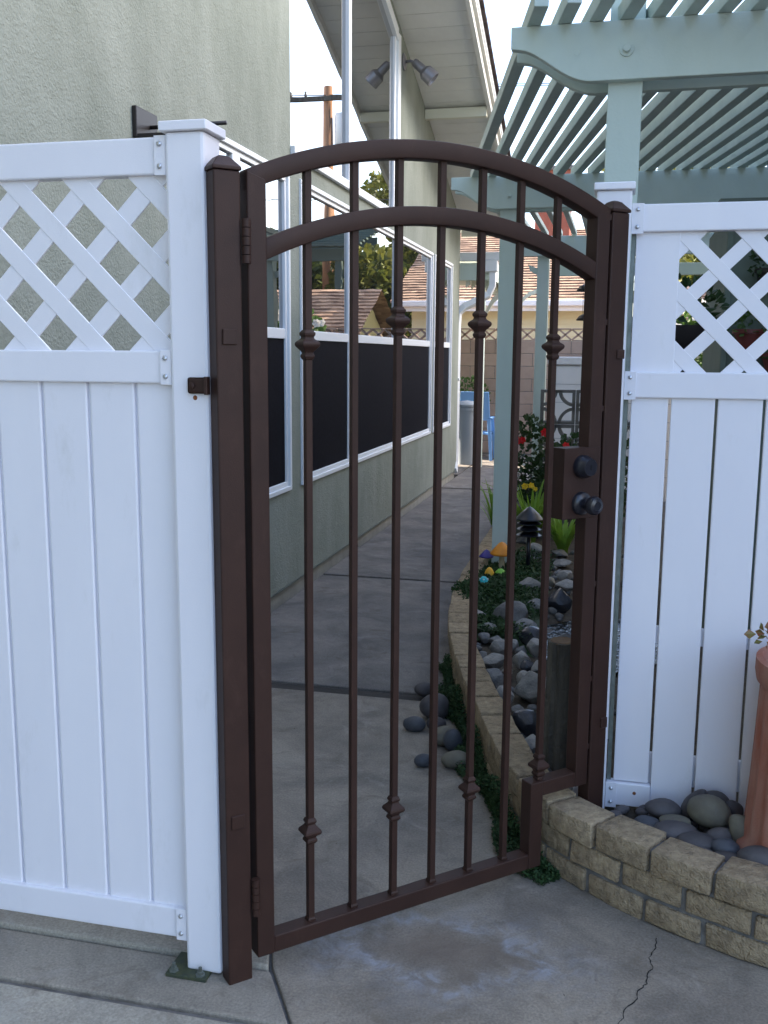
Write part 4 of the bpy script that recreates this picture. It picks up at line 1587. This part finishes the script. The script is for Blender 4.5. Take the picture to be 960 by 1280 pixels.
shrub('white_rose_bush', (.75, 14.9, 0), [((0, 0, 1.5), (.5, .5, .8), 900), ((.3, .1, 1.9), (.4, .4, .5), 500)], .09, 'white flowering rose bush mirrored in the wide window', 'leaf_mid', 35,
      flowers=[((random.uniform(-.45, .45), random.uniform(-.5, .1), 1.0 + random.uniform(0, 1.4)), random.uniform(.07, .11), 'petal_white') for _ in range(44)])


def scatter_leaves(name, m, region, n, size, zf, seed, label, cat):
    rnd_ = random.Random(seed)
    V_, F_ = [], []
    c = 0
    while c < n:
        x, y, zmax = region(rnd_)
        if x is None:
            continue
        z = zf(x, y) + rnd_.random() ** 1.5 * zmax
        d = Vector((rnd_.uniform(-1, 1), rnd_.uniform(-1, 1), rnd_.uniform(.0, .9))).normalized()
        s2 = d.cross(Vector((rnd_.uniform(-.4, .4), rnd_.uniform(-.4, .4), 1))).normalized()
        sz = size * rnd_.uniform(.6, 1.3)
        q = Vector((x, y, z))
        k = len(V_)
        V_ += [tuple(q), tuple(q + d * sz * .5 + s2 * sz * .36), tuple(q + d * sz), tuple(q + d * sz * .5 - s2 * sz * .36)]
        F_.append((k, k + 1, k + 2, k + 3))
        c += 1
    me = bpy.data.meshes.new(name)
    me.from_pydata(V_, [], F_)
    me.materials.append(MATS[m])
    return tag(link(name, me), label, cat, kind='stuff')


def moss_region(rnd_):
    s_ = rnd_.uniform(2.12, 4.25)
    hgt = min(1, (s_ - 2.1) / .2) * min(1, (4.3 - s_) / .3)
    u = rnd_.random()
    if u < .55:                       # sheet on the ground at the foot of the wall
        q = inside_pt(s_, .012 - rnd_.random() ** 1.3 * .11 * (.6 + .4 * math.sin(s_ * 9)))
        return q.x, q.y, .035 * hgt + .006
    q = inside_pt(s_, .006 - rnd_.random() * .03)
    return q.x, q.y, .145 * hgt * (.7 + .3 * math.sin(s_ * 13))


scatter_leaves('moss', 'leaf_moss', moss_region, 30000, .012, lambda x, y: .001, 41, 'dark green moss creeping along the foot of the planter wall', 'moss')


def cover_region(rnd_):
    x, y = rnd_.gauss(-.70, .17), rnd_.gauss(5.75, .55)
    d = planter_side(x, y)
    if d < .04 - .05 * max(0, math.sin(y * 7)) or y < 4.85 + .25 * noise.noise(Vector((x * 4, 1, 2))) or x > -.38 or y > 7.1:
        return None, None, None
    return x, y, .035


scatter_leaves('ground_cover', 'leaf_moss', cover_region, 32000, .022, lambda x, y: max(soil_z(x, y), .175), 42, 'low creeping green ground cover round the toy mushrooms', 'ground cover')
gm = MB()
NQ = 26
for j in range(NQ + 1):
    for i in range(NQ + 1):
        x, y = -.98 + .62 * i / NQ, 4.8 + 2.2 * j / NQ
        q = ((x + .68) / .30) ** 2 + ((y - 5.85) / 1.0) ** 2
        gm.v.append((x, y, .192 - .06 * max(0, q - .55) + .012 * noise.noise(Vector((x * 9, y * 9, 0))) - (.2 if planter_side(x, y) < .05 else 0)))
for j in range(NQ):
    for i in range(NQ):
        a = j * (NQ + 1) + i
        gm.f.append((a, a + 1, a + NQ + 2, a + NQ + 1))
o = gm.build('mound', 'leaf_moss', None, smooth=True)
tag(o, kind='structure')

# debris: dry leaf bits on the slabs
rnd = random.Random(9)
db = MB()
for k in range(60):
    x, y = rnd.uniform(-2.0, .5), rnd.uniform(2.1, 4.2)
    if planter_side(x, y) > -.05:
        continue
    a = rnd.uniform(0, 6.28)
    s2 = rnd.uniform(.003, .008)
    db.add([(x, y, .003), (x + s2 * math.cos(a), y + s2 * math.sin(a), .005), (x + s2 * .5 * math.cos(a + 1), y + s2 * .5 * math.sin(a + 1), .004)], [(0, 1, 2)])
tag(db.build('leaf_litter', 'bark'), 'tiny dry leaf bits scattered on the concrete', 'litter', kind='stuff')

# ================================================================== BACK GARDEN
# stack of breeze blocks
bb = thing('breeze_block_screen', 'grey breeze block screen with petal openings behind the shrubs', 'garden screen', (-.66, 8.62, .1))
BS = .305


def breeze_mesh():
    m_ = MB()
    t = .025
    h = BS / 2 - .004
    for (x0, x1, z0, z1) in ((-h, h, -h, -h + t), (-h, h, h - t, h), (-h, -h + t, -h + t, h - t), (h - t, h, -h + t, h - t)):
        m_.box(x0, x1, 0, .09, z0, z1)
    Rr = h * 1.35
    for sx, sz in ((1, 1), (-1, 1), (-1, -1), (1, -1)):
        cx, cz = sx * h * 1.0, sz * h * 1.0
        N = 10
        prev = None
        for k in range(N + 1):
            an = math.pi / 2 * k / N
            for_r = []
            for rr2 in (h * .98, h * .98 - .026):
                for y in (0, .09):
                    for_r.append((cx - sx * rr2 * math.cos(an), y, cz - sz * rr2 * math.sin(an)))
            b = len(m_.v)
            m_.v += for_r
            if prev is not None:
                m_.f += [(prev, prev + 1, b + 1, b), (prev + 2, b + 2, b + 3, prev + 3), (prev, b, b + 2, prev + 2), (prev + 1, prev + 3, b + 3, b + 1)]
            prev = b
    return m_.mesh('breeze_block', 'breeze_grey')


bme = breeze_mesh()
for i in range(3):
    for j in range(4):
        link('breeze_block', bme, bb, loc=(BS * (i + .5), 0, BS * (j + .5)))
# white storage cabinet
cb = thing('storage_cabinet', 'white outdoor storage cabinet in front of the block wall', 'cabinet', (-.74, 11.0, 0))
MB().box(0, 1.3, 0, .6, .03, 1.51).build('body', 'white_paint', cb, bevel=.006)
MB().box(-.03, 1.33, -.04, .64, 1.512, 1.60).build('lid', 'white_paint', cb, bevel=.012, segs=2)
for k in range(2):
    MB().box(.02 + k * .64, .64 + k * .64, -.022, -.002, .08, 1.49).build('door', 'white_paint', cb, bevel=.004)
for k in range(6):
    MB().box(.0, 1.3, -.025, -.0225, .30 + k * .2, .304 + k * .2).build('panel_line', 'grey_plastic', cb)
MB().box(.405, .41, -.03, -.0235, .1, 1.48).build('panel_line', 'grey_plastic', cb)

# bird feeder hanging from the second pergola bay
fd = thing('bird_feeder', 'black two tier hanging feeder by the right gate stile', 'bird feeder', (-.27, 7.9, 1.88))
MB().lathe([(.0, .02), (.07, .0), (.078, .004), (.055, .035), (.03, .048), (.0, .05)], 20).build('tray', 'ceramic_dark', fd, smooth=True)
MB().lathe([(.0, .02), (.075, .0), (.082, .004), (.06, .035), (.03, .052), (.0, .054)], 20, (0, 0, .225)).build('roof', 'ceramic_dark', fd, smooth=True)
for dx in (-.028, .028):
    MB().tube([(dx, 0, .04), (dx, 0, .23)], .0016, 5).build('wire', 'ceramic_dark', fd)
MB().tube([(0, 0, .27), (0, 0, .836)], .0016, 5).build('wire', 'ceramic_dark', fd)
rl = thing('red_lantern', 'dark red glass lantern under the far pergola beam', 'lantern', (-.245, 8.3, 2.40))
MB().lathe([(.0, 0), (.035, .0), (.055, .03), (.055, .09), (.03, .12), (.0, .125)], 16).build('glass_body', 'red_brown', rl, smooth=True)
MB().tube([(0, 0, .12), (0, 0, .316)], .002, 5).build('wire', 'ceramic_dark', rl)

# trash can and blue chair by the patio
tc_ = thing('trash_can', 'grey plastic trash can beside the downspout', 'trash can', (-2.18, 14.4, 0))
MB().lathe([(.0, 0), (.115, 0), (.15, .80), (.165, .80), (.165, .84), (.155, .84), (.15, .86), (.0, .86)], 24).build('body', 'grey_plastic', tc_, smooth=True, angle=35)
MB().lathe([(.0, 0), (.17, 0), (.17, .03), (.10, .075), (.0, .09)], 24, (0, 0, .862)).build('lid', 'grey_plastic', tc_, smooth=True, angle=35)
ch = thing('garden_chair', 'light blue plastic garden chair behind the trash can', 'chair', (-2.12, 15.2, 0))
MB().box(-.26, .22, -.22, .24, .40, .43).build('seat', 'blue_plastic', ch, bevel=.01, segs=2)
MB().prism([(-.26, -.22, .62), (.22, -.22, .62), (.20, -.29, 1.06), (-.24, -.29, 1.06)], (0, .03, 0)).build('backrest', 'blue_plastic', ch, bevel=.01, segs=2)
for (x, y, tx, ty) in ((-.24, -.2, -.29, -.24), (.20, -.2, .25, -.24), (-.24, .2, -.28, .24), (.20, .2, .25, .24)):
    MB().tube([(tx, ty, 0), (x, y, .66 if y > 0 else .64)], [.022, .028], 4, square=True).build('leg', 'blue_plastic', ch, bevel=.004)
for x in (-.27, .21):
    MB().box(x, x + .045, -.24, .22, .64, .665).build('arm', 'blue_plastic', ch, bevel=.006)
hedge = shrub('potted_bush', (-2.3, 15.6, .0), [((0, 0, .95), (.3, .2, .32), 500)], .06, 'low green bush behind the blue chair', 'leaf_mid', 51)

# block wall at the end of the garden, with an openwork top course
bw = thing('block_wall', 'pinkish concrete block wall with openwork top course', 'wall', (-4, 16.0, 0))
BLK, BHT = .405, .203
blk_me = MB().box(.004, BLK - .004, 0, .19, .004, BHT - .004).mesh('block', 'block_pink', bevel=.006)
half_me = MB().box(.004, BLK / 2 - .004, 0, .19, .004, BHT - .004).mesh('block', 'block_pink', bevel=.006)
NC = 24
for j in range(9):
    z = .02 + j * BHT
    off = -(j % 2) * BLK / 2
    if j % 2:
        link('block', half_me, bw, loc=(0, 0, z))
    for i in range(NC):
        x = (i + (j % 2) * .5) * BLK
        link('block', blk_me if i < NC - 1 or not j % 2 else half_me, bw, loc=(x, 0, z))
MB().box(.0, NC * BLK, .006, .184, 0, 9 * BHT + .018).build('mortar', 'mortar', bw)


def openwork():
    m_ = MB()
    h = BHT * .98
    wd_ = BLK - .008
    m_.box(.004, wd_, 0, .14, 0, .018).box(.004, wd_, 0, .14, h - .018, h)
    for sx in (0, 1):
        x0 = .004 + sx * wd_ / 2
        a, b = (x0, .018), (x0 + wd_ / 2 - .004, h - .018)
        for (p, q) in (((a[0], a[1]), (b[0], b[1])), ((a[0], b[1]), (b[0], a[1]))):
            d = Vector((q[0] - p[0], q[1] - p[1])).normalized()
            n2 = Vector((-d.y, d.x)) * .013
            m_.prism([(p[0] + n2.x, .02, p[1] + n2.y), (p[0] - n2.x, .02, p[1] - n2.y), (q[0] - n2.x, .02, q[1] - n2.y), (q[0] + n2.x, .02, q[1] + n2.y)], (0, .10 if q[1] > p[1] else .097, 0))
    return m_.mesh('openwork_block', 'block_pink')


ow = openwork()
for i in range(NC):
    link('openwork_block', ow, bw, loc=(i * BLK, .02, .022 + 9 * BHT))


def neighbour(name, label, x0, x1, y0, eave, run, rise, wallm, nlap, gut_m='white_paint', shingle='shingle_brown'):
    t = thing(name, label, 'house', (x0, y0, 0))
    Wd = x1 - x0
    MB().box(0, Wd, .35, run * 2, 0, eave).build('wall', wallm, t)
    for k in range(nlap):
        z = eave - .02 - (k + 1) * .11
        MB().prism([(0, .35, z), (0, .330, z), (0, .346, z + .11), (0, .35, z + .11)], (Wd, 0, 0)).build('siding_board', wallm, t)
    MB().box(-.3, Wd + .3, -.03, .0, eave - .02, eave + .17).build('fascia', gut_m, t)
    MB().box(-.3, Wd + .3, -.12, -.032, eave + .06, eave + .17).build('gutter', gut_m, t, bevel=.02, segs=2)
    MB().box(-.3, Wd + .3, .0, .33, eave + .0, eave + .02).build('soffit', 'white_paint', t)
    s_ = MB()
    n_c = int(math.hypot(run, rise) / .15)
    for k in range(n_c):
        ya, yb = run * k / n_c, run * (k + 1) / n_c + .01
        za, zb = eave + .16 + rise * k / n_c, eave + .16 + rise * (k + 1) / n_c
        s_.add([(-.35, ya - .02, za + .024), (Wd + .35, ya - .02, za + .024), (Wd + .35, yb, zb + .005), (-.35, yb, zb + .005),
                (-.35, ya - .02, za - .02), (Wd + .35, ya - .02, za - .02)], [(0, 1, 2, 3), (4, 5, 1, 0)])
    s_.add([(-.35, run, eave + .16 + rise), (Wd + .35, run, eave + .16 + rise), (Wd + .35, run * 2, eave + .1), (-.35, run * 2, eave + .1)], [(0, 1, 2, 3)])
    o = s_.build('roof', shingle, t)
    MB().add([(0, .36, eave), (0, run * 2, eave), (0, run, eave + rise + .1)], [(0, 1, 2)]).add([(Wd, .36, eave), (Wd, run * 2, eave), (Wd, run, eave + rise + .1)], [(0, 2, 1)]).build('gable', wallm, t)
    return t


nh = neighbour('neighbour_house', 'cream sided neighbour house with brown shingle roof beyond block wall', -9, -.35, 18.0, 2.43, 4.2, 1.75, 'siding', 8)
MB().box(7.2, 7.9, 2.6, 3.2, 3.4, 5.3).build('chimney', 'chimney_red', nh, bevel=.01)
MB().box(7.15, 7.95, 2.55, 3.25, 5.302, 5.38).build('chimney_cap', 'mortar', nh, bevel=.01)
neighbour('neighbour_garage', 'low brown shingle garage roof mirrored in the wide window', 1.0, 10, 17.6, 1.45, 2.5, 1.35, 'siding', 6)
neighbour('neighbour_garage', 'second brown roof beyond the pergola on the right side', 12.5, 24, 14, 2.2, 4.2, 1.9, 'siding', 6)

# tall unseen house, added right of the garden to block sky from the side yard
nb = thing('neighbour_house', 'added two storey brown house, out of view, shading the side yard', 'house', (3.75, 1.5, 0))
MB().box(0, 8, 0, 14, 0, 5.9).build('wall', 'shade_house_stucco', nb)
MB().prism([(-.6, -.5, 5.9), (4, -.5, 7.6), (8.6, -.5, 5.9)], (0, 15, 0)).build('roof', 'shingle_brown', nb)
for k in range(4):
    wn = MB().box(-.03, -.001, 1.2 + k * 3.3, 2.6 + k * 3.3, 3.4, 4.6).build('window', 'window_white', nb, bevel=.01)
    MB().box(-.036, -.031, 1.28 + k * 3.3, 2.52 + k * 3.3, 3.48, 4.52).build('pane', 'glass', wn)


def tree(loc, h, rad, m, label, seed, n=3600, leaf=.22, lobes=9, low=.45):
    t = thing('tree', label, 'tree', loc)
    rnd_ = random.Random(seed)
    tk = MB()
    top = Vector((rnd_.uniform(-.3, .3), rnd_.uniform(-.3, .3), h * .55))
    tk.tube([(0, 0, -.05), (.04, .02, h * .2), top * .7, top], [h * .028, h * .022, h * .016, h * .01], 9)
    blobs = []
    for k in range(lobes):
        a = k * 2.4 + rnd_.random()
        rr2 = rad * math.sqrt((k + .5) / lobes) * .75
        c = Vector((rr2 * math.cos(a), rr2 * math.sin(a), h * rnd_.uniform(low, .86)))
        tk.tube([top * .6, (top * .6 + c) / 2 + Vector((0, 0, .2)), c], [h * .010, h * .007, h * .003], 6)
        br2 = rad * rnd_.uniform(.34, .55)
        blobs.append((c, (br2, br2, br2 * .75), n / lobes))
    tk.build('trunk', 'bark', t, smooth=True)
    leaf_mesh('crown', m, blobs, leaf, 1, t, seed, aspect=2.0)
    return t


tree((1.3, 31, 0), 8.6, 2.6, 'leaf_yellow', 'yellow green tree glimpsed under the pergola slats', 61, n=5000)
tree((1.7, 25.5, 0), 5.2, 1.7, 'leaf_yellow', 'low bushy tree mirrored in the middle pane of wide window', 66, n=5200, low=.3)
tree((4.9, 29, 0), 4.6, 2.0, 'leaf_tree', 'round green tree mirrored beside the utility pole', 62, n=4200, low=.3)
tree((8.4, 27, 0), 6.4, 2.6, 'leaf_yellow', 'pale green tree behind the garage roof, right of the pole', 63, n=4200)
tree((-1.5, 29, 0), 4.8, 1.9, 'leaf_tree', 'small tree behind the cream neighbour house', 64, n=2600)
tree((13.5, 26, 0), 7.0, 2.8, 'leaf_tree', 'broad tree furthest right behind the roofs', 65, n=3600)

# dark slatted patio cover of the garden beyond, seen only as a reflection
pc = thing('patio_cover', 'dark green slatted patio cover mirrored in the wide window', 'patio cover', (2.1, 23.2, 0))
for x in (.35, 3.2, 6.0):
    bx('post', 'cover_green', pc, x, x + .16, .1, .26, 0, 3.92, .01)
bx('beam', 'cover_green', pc, 0, 6.6, .06, .12, 3.85, 4.15, .01)
bx('beam', 'cover_green', pc, 0, 6.6, 2.3, 2.36, 4.35, 4.65, .01)
for k in range(9):
    y_ = -.25 + k * .34
    z_ = 4.16 + .0905 * k
    bx('slat', 'cover_green', pc, -.1, 6.7, y_, y_ + .2, z_, z_ + .05, .006)

# utility pole mirrored in the house windows
up_ = thing('utility_pole', 'brown wooden utility pole with transformer mirrored in the windows', 'utility pole', (3.89, 27.0, 0))
MB().tube([(0, 0, 0), (0, 0, 8.85)], [.17, .13], 14).build('shaft', 'pole_wood', up_, smooth=True)
MB().box(-1.1, 1.1, -.22, -.12, 8.45, 8.57).build('crossarm', 'wood_old', up_, bevel=.008)
MB().lathe([(.0, 0), (.22, 0), (.24, .04), (.24, .75), (.21, .82), (.0, .86)], 18, (-.45, -.05, 7.3)).build('transformer', 'gutter', up_, smooth=True, angle=40)
for dx in (-1.0, -.55, .55, 1.0):
    MB().lathe([(.0, 0), (.04, 0), (.055, .05), (.03, .09), (.045, .12), (.0, .16)], 10, (dx, -.17, 8.57)).build('insulator', 'breeze_grey', up_, smooth=True)
for k, (dx, z) in enumerate(((-1.0, 8.73), (.55, 8.73), (.1, 6.0))):
    m_ = MB()
    pts_ = []
    for i in range(17):
        t_ = i / 16
        pts_.append((dx + (-34) * t_ + 14, -.11, z - 1.4 * (1 - (2 * t_ - 1) ** 2) + 1.2))
    w_ = MB().tube(pts_, .012, 5).build('power_line', 'ceramic_dark', up_)
